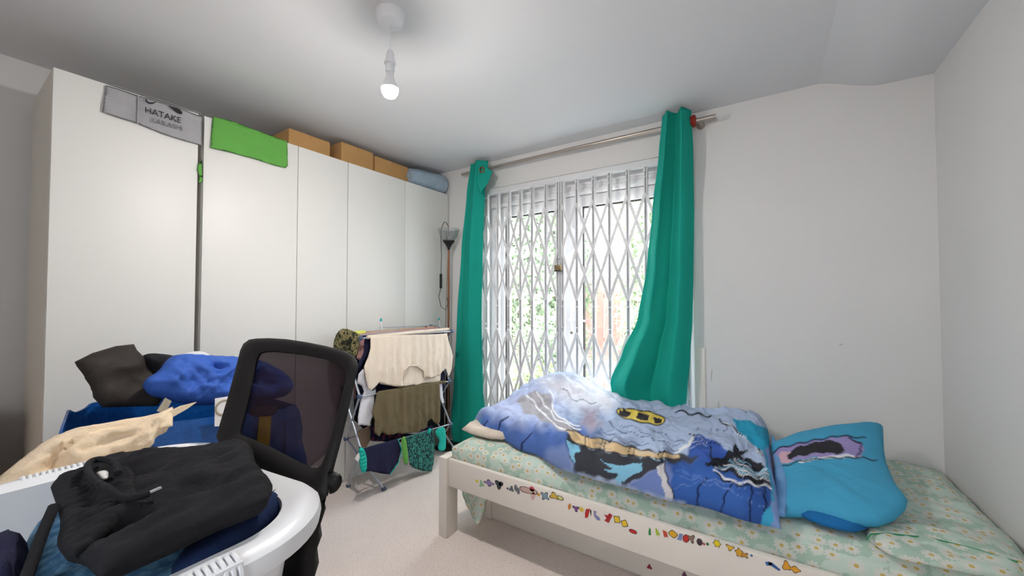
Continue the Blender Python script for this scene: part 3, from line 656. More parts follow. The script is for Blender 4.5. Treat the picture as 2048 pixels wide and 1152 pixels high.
for j in range(NY + 1):
    for i in range(NX + 1):
        u, v = i / NX, j / NY; x = x0 + .02 + (x1 - x0 - .04) * u; y = y0 + .02 + (y1 - y0 - .04) * v
        e = min(u * (x1 - x0), (1 - u) * (x1 - x0), v * (y1 - y0), (1 - v) * (y1 - y0)); z = sheet_top(x, y) - .028 * (1 - min(1, e / .06)) ** 2
        V.append((x, y, z))
for j in range(NY):
    for i in range(NX): a = j * (NX + 1) + i; Fc.append((a, a + 1, a + NX + 2, a + NX + 1))
per = [i for i in range(NX + 1)] + [j * (NX + 1) + NX for j in range(1, NY + 1)] + [NY * (NX + 1) + i for i in range(NX - 1, -1, -1)] + [j * (NX + 1) for j in range(NY - 1, 0, -1)]
prev = per; cxy = Vector(((x0 + x1) / 2, (y0 + y1) / 2))
for k in range(1, 7):
    cur = []
    for t_, pi in enumerate(per):
        p = Vector(V[pi]); o_ = [0, .012, .02, .022, .018, .02, .0][k]; zf = [1, .985, .93, .6, .3, .03, .0][k]
        sx = -1 if p.x < x0 + .03 else (1 if p.x > x1 - .03 else 0); sy = -1 if p.y < y0 + .03 else (1 if p.y > y1 - .03 else 0)
        wv = .006 * math.sin(t_ * .35 + 2 * fbm((p.x, p.y), 4)) * (1 - zf) + .006 * fbm((p.x * 3, p.y * 3 + zf * 2), 2)
        z = .30 + (p.z - .30) * zf; cur.append(len(V)); V.append((p.x + sx * (o_ + wv), p.y + sy * (o_ * .9 + (wv if sy < 0 else 0)), z))
    n = len(per)
    for i in range(n): Fc.append((prev[i], cur[i], cur[(i + 1) % n], prev[(i + 1) % n]))
    prev = cur
Fc.append(tuple(reversed(prev)))
me = bpy.data.meshes.new('sheet'); me.from_pydata(V, [], Fc); link('sheet', me, M['daisy'], mt, True)
# loose sheet corner hanging below the rail at the foot, loose turn-up at the head with green edging
fr = Frame((-1.43, 1.66, 0), (1, .12, 0), (0, .04, 1))
inflate('hanging_sheet_corner', fr.poly([(921, 960), (975, 960), (990, 985), (972, 1003), (971, 1020), (962, 1045), (955, 1047), (940, 1030), (930, 1012), (924, 990)]), fr, .006, M['daisy'], mt, back=.006, rim=.012, res=.012, disp=lambda a, b: .014 * math.sin(40 * a + 3) + .01 * crease((a, b), 12))
fr = FZ(.532)
tu = [(1728, 1062), (1752, 1050), (1775, 1049), (1850, 1056), (1920, 1075), (1990, 1098), (2046, 1130), (2046, 1160), (1960, 1150), (1880, 1134), (1800, 1118), (1760, 1098), (1735, 1080)]
inflate('sheet_fold', smoothpoly(fr.poly(tu), 1), fr, .020, M['daisy'], mt, back=.012, rim=.03, res=.014, fn=lambda a, b: .010 * crease((a, b), 10, 4))
ed = [(1740, 1095), (1734, 1078), (1742, 1068), (1775, 1067), (1860, 1076), (1940, 1095), (1995, 1112), (2036, 1124)]
def over_fold(p): q = on(2, p[0], p[1], .553); return q
MB().tube([over_fold(p) for p in ed[1:]], .0022, 6).build('green_edging', M['cordgreen'], mt, smooth=True)
pd = inflate('mattress_pad', smoothpoly([(-1.52, 1.80), (-1.50, 1.74), (-1.2, 1.72), (-1.1, 2.0), (-1.1, 2.60), (-1.35, 2.68), (-1.52, 2.62), (-1.54, 2.2)], 2), FZ(.545), .028, M['mattress'], None, back=.016, rim=.04, res=.03, fn=lambda a, b: .006 * crease((a, b), 7))
tag(pd, 'cream quilt edge poking out beneath the duvet at bed foot', 'quilt')

# ------------------------------------------------------------ duvet: heightfield over the bed with a printed cover
def lerp(a, b, t_): return a + (b - a) * t_
def tabv(tab, x):
    for (a, A), (b, B) in zip(tab, tab[1:]):
        if x <= b: k = (x - a) / (b - a); k = k * k * (3 - 2 * k); return lerp(A, B, k)
    return tab[-1][1]
DU = thing('duvet', (-.75, 2.2, .52), 'crumpled blue, grey and black printed duvet lying on the bed', 'duvet')
front = [(-2, 1.86), (-1.52, 1.86), (-1.25, 1.775), (-1.0, 1.70), (-.72, 1.615), (-.5, 1.60), (-.3, 1.615), (-.1, 1.615), (.1, 1.59)]
backl = [(-2, 2.66), (-1.3, 2.68), (-.6, 2.70), (-.1, 2.66), (.2, 2.55)]
def dz(x, y, e):
    h = .095 + .17 * math.exp(-(((x + 1.22) / .26) ** 2 + ((y - 2.48) / .26) ** 2)) + .05 * math.exp(-(((x + .86) / .25) ** 2 + ((y - 2.35) / .3) ** 2))
    h += .035 * math.exp(-(((x + .25) / .3) ** 2 + ((y - 2.45) / .25) ** 2)) + .022 * math.exp(-(((x + .12) / .14) ** 2)) + .02 * math.exp(-((y - 1.72) / .12) ** 2)
    h += .030 * crumple((x * .9 + y * .5, (y - x * .4) * .55), 5.2, 13) + .012 * crease((x * .8, y), 4.2, 1) + .010 * crease((x, y), 9, 2) + .016 * sharp((x * .7 + y * .3, y), 5, 4) + .010 * sharp((x + y * .5, y * .6), 9, 11) + .022 * math.sin(44 * x + 14 * y + 3 * fbm((x, y), 3, 8)) * math.exp(-((y - 1.75) / .18) ** 2)
    h += .013 * math.sin(38 * (x + .35 * y) + 4 * fbm((x, y), 4, 6)) * math.exp(-((x + .12) / .16) ** 2 - ((y - 1.95) / .2) ** 2)
    return h
NU, NV = 330, 190; P = []; bot = []
for j in range(NV + 1):
    for i in range(NU + 1):
        u, v = i / NU, j / NV; x = lerp(-1.525, .035, u); yf = tabv(front, x) + .008 * math.sin(24 * x) + .022 * fbm((x, 1), 5, 3); yb = tabv(backl, x)
        v2 = lerp(v, .5 - .5 * math.cos(math.pi * v), .85); y = lerp(yf, yb, v2); xr = x - .03 * max(0, u - .85) / .15 * ((y - 1.6) / 1.1)
        du = min(u, 1 - u) * 1.56; dv = min(v2, 1 - v2) * (yb - yf)
        pu = 1 - (1 - min(1, du / .07)) ** 2; pv = 1 - (1 - min(1, dv / .075)) ** 2; pr = math.sqrt(max(pu, 0) * max(pv, 0))
        P.append((xr, y, .535 + dz(x, y, 0) * pr + (.012 if u > .93 else 0) * pr)); bot.append((xr, y, .534))
N = len(P); F = []
W = NU + 1
for j in range(NV):
    for i in range(NU):
        a = j * W + i; F.append((a, a + 1, a + W + 1, a + W))
bi = {}; vsx = list(P)
def bidx(a):
    i, j = a % W, a // W
    if i in (0, NU) or j in (0, NV): return a
    if a not in bi: bi[a] = len(vsx); vsx.append(bot[a])
    return bi[a]
for j in range(NV):
    for i in range(NU):
        a = j * W + i; F.append((bidx(a), bidx(a + W), bidx(a + W + 1), bidx(a + 1)))
me = bpy.data.meshes.new('duvet_cover'); me.from_pydata(vsx, [], F)
# the print: patches of colour laid on the cloth, one of them painted daylight
class Print:
    def __init__(s, P, base): s.q = project(P); s.P = P; s.c = np.tile(np.array(srgb(base)), (len(P), 1)); s.n = np.array([noise.noise(Vector(p) * 9) for p in P])
    def wob(s, k=1.5): return s.q + np.stack([np.sin(s.q[:, 1] * .21 + s.q[:, 0] * .07), np.sin(s.q[:, 0] * .19)], 1) * k
    def fill(s, pts, col, wob=1.5, soft=0):
        q = s.wob(wob); pts = np.array(pts, float); m_ = inside(q, pts).astype(float)
        if soft: d = segdist(q, pts); m_ = np.clip(.5 + np.where(m_ > 0, d, -d) / soft / 2, 0, 1)
        s.c = s.c * (1 - m_[:, None]) + np.array(srgb(col)) * m_[:, None]
    def line(s, pts, wd, col, wob=1.5):
        d = segdist(s.wob(wob), np.array(pts, float), False); m_ = np.clip((wd / 2 + .7 - d) / 1.4, 0, 1)
        s.c = s.c * (1 - m_[:, None]) + np.array(srgb(col)) * m_[:, None]
pr = Print(np.array(vsx), '#a6b6d2')
K = '#1d1e26'; NV_ = '#2e5398'; SK = '#7fbad6'
pr.fill([(930, 860), (960, 825), (1010, 818), (1080, 835), (1160, 850), (1200, 868), (1165, 895), (1110, 945), (1040, 915), (940, 880)], '#4d6bab', 3, 14)
pr.fill([(980, 800), (1075, 760), (1130, 800), (1110, 850), (1040, 850), (990, 830)], '#b5c0e0', 3, 18)
pr.fill([(1075, 755), (1180, 755), (1240, 790), (1220, 820), (1150, 815), (1110, 790)], '#e2e4ee', 2, 14)  # whitish patch: daylight falling on the hump, put into the colour
pr.fill([(1045, 790), (1075, 782), (1100, 790), (1108, 820), (1125, 840), (1160, 858), (1130, 865), (1085, 840), (1050, 825), (1035, 805)], '#a7a5ab', 2, 2)
for l in ([(1075, 784), (1090, 810), (1112, 838), (1160, 860)], [(1100, 782), (1108, 800), (1104, 820), (1135, 845), (1160, 852)], [(1055, 790), (1075, 815), (1110, 850), (1135, 862)]): pr.line(l, 2.6, '#eef0f6')
pr.fill([(1165, 820), (1190, 815), (1200, 850), (1180, 862), (1165, 850)], '#9f97a8', 3, 8)
# deep blue field lower right with black seams
pr.fill([(1330, 925), (1372, 912), (1390, 870), (1405, 872), (1440, 890), (1470, 910), (1520, 935), (1560, 990), (1560, 1070), (1500, 1050), (1440, 1030), (1345, 1000)], NV_, 2, 2)
pr.fill([(1345, 930), (1430, 935), (1470, 960), (1500, 1000), (1480, 1030), (1400, 1010), (1345, 990)], '#3762ac', 3, 16)
pr.fill([(1390, 870), (1412, 872), (1440, 888), (1460, 905), (1440, 925), (1405, 920), (1380, 905)], '#3255a6', 2, 2)
# dark band and sky-blue jagged patches along the front
pr.fill([(1130, 870), (1200, 880), (1300, 900), (1400, 915), (1385, 925), (1330, 925), (1300, 945), (1262, 968), (1200, 955), (1150, 945), (1140, 915)], '#3a3d45', 3, 2)
pr.fill([(1110, 940), (1085, 918), (1095, 900), (1130, 888), (1150, 945)], '#7287b8', 2, 6)
pr.fill([(1262, 968), (1300, 945), (1330, 928), (1345, 930), (1340, 1000), (1290, 985), (1245, 970)], '#6b80b8', 2, 3)
pr.fill([(1133, 880), (1155, 890), (1162, 905), (1150, 903), (1149, 926), (1138, 905)], SK)
pr.fill([(1198, 918), (1230, 932), (1285, 925), (1283, 940), (1240, 966), (1225, 962), (1238, 950), (1205, 938), (1225, 938)], SK)
for k in range(4): pr.line([(1145 + 16 * k, 878 + 3 * k), (1180 + 20 * k, 895 + 2 * k), (1240 + 20 * k, 908 + 2 * k), (1300 + 10 * k, 915 + 2 * k)], 1.8, '#8fc3dd' if k % 2 else '#a9b7cc', 3)
# straw coloured band
pr.fill([(1133, 862), (1150, 860), (1165, 872), (1215, 880), (1260, 895), (1300, 903), (1357, 908), (1358, 916), (1300, 915), (1240, 908), (1190, 897), (1160, 890), (1143, 878)], '#d8bd92', 1.5, 1.5)
pr.line([(1133, 862), (1150, 860), (1165, 872), (1215, 880), (1260, 895), (1300, 903), (1357, 908)], 2, K)
pr.line([(1143, 878), (1160, 890), (1190, 897), (1240, 908), (1300, 915)], 2, K)
for x in (1172, 1205, 1212, 1262, 1272, 1318, 1328): pr.line([(x, 868 + (x - 1130) * .17), (x - 5, 892 + (x - 1130) * .15)], 1.8, K)
# white ribbon and black stripes
pr.fill([(1312, 930), (1328, 927), (1333, 960), (1345, 985), (1352, 1002), (1330, 998), (1325, 970)], '#c9c8cc')
pr.line([(1328, 925), (1334, 958), (1346, 985), (1353, 1003)], 3, K)
pr.fill([(1388, 868), (1382, 890), (1362, 905), (1345, 910), (1355, 900), (1372, 890), (1380, 875)], '#d9dade')
pr.line([(1380, 866), (1420, 885), (1440, 888)], 2.6, K)
pr.fill([(1405, 925), (1440, 915), (1460, 900), (1470, 912), (1520, 925), (1535, 940), (1545, 965), (1538, 975), (1500, 965), (1470, 950), (1440, 940)], '#1e1f28', 3)
for k in range(6): pr.line([(1432 + 9 * k, 938 - 5 * k), (1465 + 8 * k, 935 + 1 * k), (1490 + 6 * k, 950 - 1 * k), (1545, 962 - 6 * k)], 2.2, ('#d6d8df', '#7fb6d2')[k % 2], 3)
pr.line([(1430, 942), (1465, 963), (1500, 966), (1540, 975)], 4, '#d6d8df', 3); pr.line([(1432, 948), (1465, 968), (1500, 972)], 4, K, 3)
pr.fill([(1465, 908), (1472, 884), (1478, 900), (1500, 903), (1480, 909), (1498, 925), (1476, 915)], '#23242e')
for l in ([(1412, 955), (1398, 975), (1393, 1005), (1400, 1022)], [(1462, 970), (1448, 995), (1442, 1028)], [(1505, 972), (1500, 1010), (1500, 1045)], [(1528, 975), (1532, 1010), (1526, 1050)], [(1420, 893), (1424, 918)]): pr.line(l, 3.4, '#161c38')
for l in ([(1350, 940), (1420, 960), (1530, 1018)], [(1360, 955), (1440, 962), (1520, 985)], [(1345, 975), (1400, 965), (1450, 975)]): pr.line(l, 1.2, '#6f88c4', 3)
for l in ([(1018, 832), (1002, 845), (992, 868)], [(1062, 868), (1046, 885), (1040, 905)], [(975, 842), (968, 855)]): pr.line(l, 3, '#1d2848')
for k in range(26):
    x = 1170 + (k * 67) % 260; y = 838 + (k * 29) % 62 + (x - 1170) * .12
    if 838 < y < 905: pr.line([(x, y), (x + 16, y + 6), (x + 34, y + 4 + (k % 3) * 3)], 1.3, ('#6b7893', '#b4c0d8')[k % 2], 4)
# emblem patch: plain dark oblong with straw blotches
em = [(1233, 822), (1240, 816), (1262, 818), (1290, 822), (1318, 828), (1330, 838), (1328, 848), (1312, 850), (1290, 846), (1262, 840), (1238, 832)]
em = smoothpoly(em, 2); pr.fill(em, '#d8c25c', 1); pr.line(em + em[:1], 2.6, K, 1)
pr.fill([(1240, 820), (1258, 821), (1262, 830), (1250, 834), (1238, 828)], '#2d2a30', 1); pr.fill([(1276, 824), (1300, 831), (1296, 842), (1272, 836)], '#2d2a30', 1); pr.fill([(1306, 833), (1324, 838), (1322, 846), (1308, 846)], '#2d2a30', 1)
# soft crease lines of the print on the pale field
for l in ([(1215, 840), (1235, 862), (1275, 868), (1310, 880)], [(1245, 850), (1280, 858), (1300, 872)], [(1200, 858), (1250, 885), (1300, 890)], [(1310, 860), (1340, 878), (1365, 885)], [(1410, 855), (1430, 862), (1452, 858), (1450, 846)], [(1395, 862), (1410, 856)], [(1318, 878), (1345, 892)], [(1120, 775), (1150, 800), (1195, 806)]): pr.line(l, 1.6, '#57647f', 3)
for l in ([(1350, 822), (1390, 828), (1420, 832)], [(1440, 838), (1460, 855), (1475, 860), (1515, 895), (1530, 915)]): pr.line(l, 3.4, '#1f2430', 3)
pr.line([(1448, 842), (1470, 862), (1505, 888), (1528, 912)], 1.6, '#dfe2ea', 2)
# turquoise border on the right and back
pr.fill([(1465, 838), (1500, 842), (1542, 862), (1542, 885), (1530, 905), (1500, 885), (1475, 858)], '#2a9cc0', 1)
pr.fill([(1527, 905), (1545, 885), (1565, 890), (1565, 1075), (1520, 1060), (1535, 1030), (1545, 990), (1540, 950)], '#7f9ccf', 1, 2)
pr.fill([(1520, 1056), (1526, 1030), (1542, 1010), (1548, 1035), (1540, 1062)], '#3fa6cf', 1)
pr.line([(1530, 905), (1537, 940), (1546, 975), (1545, 1000)], 3.6, '#2a9cc0', 1)
pr.fill([(938, 842), (965, 838), (960, 858), (945, 860)], '#4c87b8', 1)
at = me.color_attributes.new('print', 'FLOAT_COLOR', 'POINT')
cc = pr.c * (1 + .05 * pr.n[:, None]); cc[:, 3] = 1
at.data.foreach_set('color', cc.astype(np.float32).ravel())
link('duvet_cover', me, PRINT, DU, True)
# rolled turn-back at the head end
tb = [Vector((.02, 2.45, .60)), Vector((.03, 2.30, .60)), Vector((.045, 2.1, .60)), Vector((.045, 1.85, .59)), Vector((.035, 1.66, .565))]
MB().tube(tb, [.004, .016, .022, .022, .014], 14, flat=.8).build('turned_back_edge', cloth('sky_blue_cotton', '#6f9fd0'), DU, smooth=True)

# ------------------------------------------------------------ pillow
A = on(2, 1560, 1032, .545); B_ = on(2, 1812, 1008, .60); D_ = on(1, 1765, 855, 2.60)
fr = Frame(A, B_ - A, D_ - A)
ol = [(1541, 892), (1590, 872), (1660, 858), (1720, 852), (1766, 853), (1768, 900), (1772, 925), (1790, 968), (1816, 1002), (1812, 1018), (1790, 1038), (1760, 1048), (1700, 1046), (1630, 1030), (1560, 1028), (1552, 985), (1548, 930)]
def pil_paint(P):
    pr = Print(P, '#45a0c6')
    pr.fill([(1535, 920), (1560, 895), (1640, 880), (1690, 872), (1720, 884), (1730, 900), (1720, 915), (1680, 912), (1620, 915), (1575, 925), (1548, 935)], '#9c8fc4', 1.5)
    pr.fill([(1572, 905), (1600, 892), (1650, 880), (1680, 884), (1690, 902), (1675, 908), (1640, 905), (1600, 912), (1580, 918)], '#2b2a30', 1.5)
    pr.fill([(1545, 925), (1560, 905), (1582, 900), (1572, 912), (1588, 922), (1550, 932)], '#cfa9b6', 1.5)
    pr.fill([(1588, 922), (1640, 914), (1690, 908), (1720, 912), (1690, 917), (1640, 918), (1600, 926)], '#dfe3ea', 1)
    pr.line([(1541, 908), (1560, 896), (1620, 882), (1680, 871), (1730, 876)], 3, '#2a2b50'); pr.line([(1545, 938), (1600, 922), (1650, 916), (1720, 915), (1755, 921)], 2.4, K)
    pr.line([(1700, 876), (1722, 888), (1722, 904), (1712, 912)], 4, '#3c2f58')
    c = pr.c * (1 + .05 * pr.n[:, None]); c[:, 3] = 1; return c
pi = thing('pillow', A + (B_ - A) * .5, 'bright blue printed pillow leaning against the wall at bed head', 'pillow')
inflate('pillowcase', fr.poly(ol), fr, .055, PRINT, pi, back=.05, rim=.16, res=.008, fn=lambda a, b: .012 * crease((a, b), 5, 3) + .006 * crease((a, b), 12, 6), paint=pil_paint)
p2 = inflate('pillow', smoothpoly(FZ(.553).poly([(1585, 1020), (1680, 1030), (1755, 1040), (1735, 1058), (1715, 1063), (1680, 1057), (1620, 1040)]), 2), FZ(.553), .02, cloth('deep_blue_cotton', '#1f6aa6'), None, back=.02, rim=.05, res=.015)
tag(p2, 'second darker blue pillow edge peeking out under the printed pillow', 'pillow')

# ------------------------------------------------------------ drying rack
rk = thing('drying_rack', (-2.28, 1.95, 0), 'silver folding clothes airer with blue-grey joints standing before the wardrobes', 'drying rack')
ZT = 1.06
Lx = {0: ((-2.14, 1.525, 1.062), (-2.44, 1.60, 1.07)), 1: ((-2.15, 1.53, .695), (-2.44, 1.60, .70)), 2: ((-2.17, 1.56, .345), (-2.42, 1.62, .35)), 3: ((-2.205, 1.765, .008), (-2.45, 1.66, .008))}
Rx = {0: ((-2.14, 2.375, 1.045), (-2.44, 2.44, 1.07)), 1: ((-2.14, 2.35, .645), (-2.44, 2.42, .70)), 2: ((-2.15, 2.375, .295), (-2.42, 2.42, .33)), 3: ((-2.21, 2.52, .008), (-2.45, 2.50, .008))}
for T in (Lx, Rx):
    for k in range(3):
        a, b = T[k], T[k + 1]
        MB().tube([a[0], b[1]], .0075, 8).build('cross_leg', M['rackmetal'], rk, smooth=True)
        MB().tube([a[1], b[0]], .0075, 8).build('cross_leg', M['rackmetal'], rk, smooth=True)
    for k in range(4):
        for p in T[k]:
            b = MB(); b.lathe(Vector(p) - Vector((0, .012, 0)), [(0, 0), (.013, 0), (.013, .024), (0, .024)], 12, axis=(0, 1, 0))
            b.build('joint' if k < 3 else 'foot_cap', M['bluegrey'], rk, smooth=False)
    MB().tube([T[0][0], T[0][1]], .007, 8).build('top_frame', M['bluegrey'], rk, smooth=True)
for k in range(3):
    for s in (0, 1): MB().tube([Lx[k][s], Rx[k][s]], .005, 8).build('hanging_rod', M['rackmetal'], rk, smooth=True)
for f_ in (.25, .5, .75):
    a = Vector(Lx[0][0]).lerp(Vector(Lx[0][1]), f_); b = Vector(Rx[0][0]).lerp(Vector(Rx[0][1]), f_)
    MB().tube([a, b], .004, 8).build('hanging_rod', M['rackmetal'], rk, smooth=True)
for (px, py) in ((762, 642), (878, 640)):
    p = on(0, px, py, -2.45); MB().tube([p + Vector((.03, -.008, -.10)), p], .004, 8).build('folding_arm', M['wplastic'], rk, smooth=True)
    MB().lathe(p, [(0, -.004), (.009, -.002), (.01, .01), (.006, .02), (0, .021)], 12).build('teal_cap', M['tealp'], rk, smooth=True)
a = on(0, 762, 655, -2.45); b = on(0, 876, 651, -2.45)
MB().tube([a, b], .0025, 6).build('wire', M['rackmetal'], rk)

def garment(o, label, cat='clothing'): return tag(o, label, cat)
# garments over the upper rods: folded strips with front and back flaps
def draped(name, x, y0, y1, z, drop, m, label, cat, parentless=True, r=.009, tilt=0):
    prof_ = [(-r, -drop)] + [(-r, -drop * k / 4) for k in (3, 2, 1)] + [(-r * 1.0, 0), (-r * .7, r * .7), (0, r), (r * .7, r * .7), (r, 0)] + [(r, -drop * k / 4) for k in (1, 2, 3)] + [(r, -drop)]
    n = 26; vs = []; fs = []
    for side in (0, 1):
        for i in range(n + 1):
            y = lerp(y0, y1, i / n)
            for dx, dz_ in prof_:
                k = min(1, -dz_ / max(drop, .01)) if dz_ < 0 else 0; w_ = .006 * k * math.sin(60 * y + dx * 200) + .004 * k * fbm((y, dz_), 9)
                g_ = 1 - side * .25; vs.append((x + dx * g_ + w_, y, z + dz_ * (1 if dz_ < 0 else g_) + tilt * (i / n) + .004 * fbm((y, x), 12)))
    m_ = len(prof_); N_ = (n + 1) * m_
    for i in range(n):
        for j in range(m_ - 1):
            a = i * m_ + j; fs.append((a, a + 1, a + m_ + 1, a + m_)); fs.append((N_ + a, N_ + a + m_, N_ + a + m_ + 1, N_ + a + 1))
    for i in range(n):
        for j in (0, m_ - 1): a = i * m_ + j; fs.append((a, a + m_, N_ + a + m_, N_ + a))
    for j in range(m_ - 1):
        for i in (0, n): a = i * m_ + j; fs.append((a, a + 1, N_ + a + 1, N_ + a))
    me = bpy.data.meshes.new(name); me.from_pydata(vs, [], fs); o = link(name, me, m, None, True); return garment(o, label, cat)
draped('striped_top', -2.375, 1.72, 2.40, 1.068, .16, cloth('sand_cotton', '#b5a184'), 'sand coloured garment over the rearmost rods of the airer', 'clothing', r=.011)
draped('pink_garment', -2.30, 1.60, 2.38, 1.064, .42, M['pinkc'], 'dusty pink garment over a middle rod of the airer', 'clothing', r=.011)
draped('navy_garment', -2.215, 1.555, 2.36, 1.058, .50, M['navy'], 'navy garment hanging just behind the cream top', 'clothing', r=.010)
draped('lime_cloth', -2.34, 1.565, 1.70, 1.078, .02, M['limec'], 'small lime yellow cloth on the left end of the airer top', 'cloth', r=.014)
# camouflage garment on the left end, facing the camera
frL = Frame((-2.30, 1.50, 0), (.95, .12, 0), (0, 0, 1))
o = inflate('camo_garment', smoothpoly(frL.poly([(668, 705), (670, 680), (678, 660), (690, 656), (712, 664), (722, 672), (716, 690), (713, 714), (700, 728), (690, 735), (675, 728)]), 1), frL, .03, M['camo'], None, back=.03, rim=.05, res=.012, fn=lambda a, b: .012 * crease((a, b), 14))
garment(o, 'camouflage garment bunched over the left end of the airer', 'clothing')
o = hang('pink_sleeve', [(716, 676), (730, 674), (732, 700), (728, 720), (720, 722), (713, 716), (713, 695)], -2.19, M['pinkc'], amp=.006); garment(o, 'dusty pink sleeve hanging beside the camouflage garment', 'clothing')
o = hang('navy_strap', [(729, 673), (742, 673), (738, 705), (728, 725), (718, 742), (716, 730), (727, 706)], -2.165, M['navy'], amp=.004); garment(o, 'dark navy sleeve hanging left of the cream top', 'clothing')
# cream long sleeved top on the front bar
ct = hang('cream_top', [(741, 673), (760, 671), (800, 670), (850, 669), (893, 667), (899, 688), (908, 712), (904, 740), (899, 754), (893, 750), (890, 738), (878, 752), (862, 756), (851, 754), (848, 743), (838, 733), (822, 731), (808, 741), (802, 760), (812, 772), (790, 773), (760, 766), (757, 768), (746, 782), (735, 776), (732, 760), (727, 734), (735, 715), (740, 695)], -2.122, M['cream'], amp=.013, freq=42, seed=.5, res=.009)
tag(ct, 'cream long-sleeved top hanging upside down over the front bar of airer', 'top'); ct['_org'] = (0, 0, 0)
bk_ = hang('back_panel', [(757, 700), (893, 695), (882, 748), (880, 763), (840, 770), (800, 775), (760, 768)], -2.140, M['cream'], ct, amp=.005, seed=2)
nb_ = FX(-2.108); nk = [nb_.px(*p) for p in [(802, 763), (806, 742), (818, 731), (834, 731), (848, 741), (850, 755)]]
MB().tube([nb_.at(a, b, .0) for a, b in smoothpoly(nk, 0)], .0055, 8).build('neck_band', M['cream'], ct, smooth=True)
o = MB().tube([Vector((-2.14, Lx[0][0][1] + .05 + k * .0085, 1.065 + .0 * k)) for k in range(90)], .0125, 10).build('top_fold', M['cream'], ct, smooth=True)
# white garment sleeves
o = hang('white_shirt', [(728, 735), (734, 760), (745, 782), (752, 775), (750, 800), (748, 830), (742, 852), (716, 850), (716, 835), (722, 800), (728, 783), (724, 772), (714, 766), (717, 748)], -2.16, M['whitec'], amp=.006, seed=3); garment(o, 'white long sleeve hanging below the cream top, left side', 'shirt')
o = hang('white_sleeve', [(876, 765), (884, 760), (886, 790), (889, 806), (884, 808), (878, 795)], -2.16, M['whitec'], amp=.004); garment(o, 'white cuff hanging at the right end of the airer', 'shirt')
o = hang('black_garment', [(720, 770), (870, 745), (899, 745), (898, 870), (850, 850), (780, 860), (730, 862), (708, 840), (708, 800)], -2.40, M['blackc'], amp=.012, seed=2); garment(o, 'black garment hanging at the back of the airer', 'clothing')
# olive tee on the second bar
ot = hang('olive_shirt', [(754, 783), (790, 777), (830, 771), (878, 765), (881, 790), (883, 808), (882, 845), (872, 848), (862, 838), (850, 858), (828, 866), (800, 867), (775, 870), (766, 866), (757, 873), (750, 866), (749, 840), (743, 826), (750, 805)], -2.128, M['olive'], amp=.014, freq=40, seed=1.7, res=.009); tag(ot, 'olive brown t-shirt hanging over the second bar of the airer', 't-shirt'); ot['_org'] = (0, 0, 0)
MB().tube([Vector(Lx[1][0]).lerp(Vector(Rx[1][0]), .17 + .76 * k / 20) + Vector((.002, 0, .003)) for k in range(21)], .011, 10).build('top_fold', M['olive'], ot, smooth=True)
o = hang('floral_garment', [(740, 840), (760, 862), (830, 868), (862, 850), (868, 856), (860, 870), (800, 885), (742, 882)], -2.24, M['floral'], amp=.008, seed=5); garment(o, 'dark red-flowered garment showing below the olive t-shirt', 'clothing')
o = hang('beige_garment', [(716, 862), (740, 850), (742, 880), (732, 894), (720, 895), (714, 880)], -2.34, cloth('beige_cotton', '#b99e84'), amp=.006); garment(o, 'beige sleeve hanging low at the left end of airer', 'clothing')
# shorts and socks on the lowest bar
sh = hang('navy_shorts', [(718, 893), (728, 896), (760, 887), (797, 877), (803, 898), (798, 925), (780, 949), (762, 947), (740, 942), (731, 944), (722, 930), (718, 912)], -2.13, M['navy'], amp=.008, seed=.3); tag(sh, 'navy shorts with turquoise waistband and trim on lowest bar', 'shorts'); sh['_org'] = (0, 0, 0)
f_ = FX(-2.115)
inflate('waistband', smoothpoly(f_.poly([(718, 894), (728, 896), (734, 915), (734, 940), (728, 947), (721, 942), (717, 915)]), 1), f_, .008, M['turq'], sh, back=.008, rim=.01, res=.008, fn=lambda a, b: .004 * math.sin(260 * b))
MB().tube([f_.at(*f_.px(*p)) for p in [(796, 878), (803, 898), (799, 922), (781, 948)]], .003, 6).build('trim_piping', M['turq'], sh, smooth=True)
inflate('care_label', f_.poly([(716, 905), (722, 908), (716, 925), (708, 918)]), Frame((-2.112, 0, 0), (0, 1, 0), (0, 0, 1)), .001, M['label'], sh, back=.001, rim=.003, res=.006)
ls = hang('patterned_shorts', [(812, 874), (840, 866), (866, 858), (870, 885), (868, 925), (862, 942), (845, 942), (825, 935), (818, 928)], -2.13, M['leafprint'], amp=.009, seed=4); tag(ls, 'teal patterned shorts with a green waistband on the lowest bar', 'shorts'); ls['_org'] = (0, 0, 0)
inflate('waistband', smoothpoly(f_.poly([(802, 874), (811, 872), (815, 895), (817, 928), (808, 930), (804, 905)]), 1), f_, .007, M['greenc'], ls, back=.007, rim=.01, res=.01)
for nm, pts, lb in (('sock', [(872, 858), (890, 852), (892, 875), (892, 895), (888, 902), (878, 902), (875, 893), (880, 880), (870, 868)], 'turquoise sock hanging at the right end of the lowest bar'),
                    ('sock', [(856, 858), (862, 855), (862, 866), (854, 868)], 'small pinkish sock tip between shorts and turquoise sock')):
    o = inflate(nm, smoothpoly(f_.poly(pts), 1), f_, .009, M['turq'] if 'turq' in lb else M['pinkc'], None, back=.009, rim=.02, res=.01); tag(o, lb, 'sock')
pg = thing('clothes_peg', on(0, 852, 652, -2.40), 'small red peg clipped to the airer top', 'peg')
p = on(0, 852, 655, -2.36)
MB().bar(p + Vector((0, -.014, -.03)), p + Vector((0, .004, .012)), .008, .006).build('peg_half', M['red'], pg, bevel=.001); MB().bar(p + Vector((0, .014, -.03)), p + Vector((0, -.004, .012)), .008, .006).build('peg_half', M['red'], pg, bevel=.001)

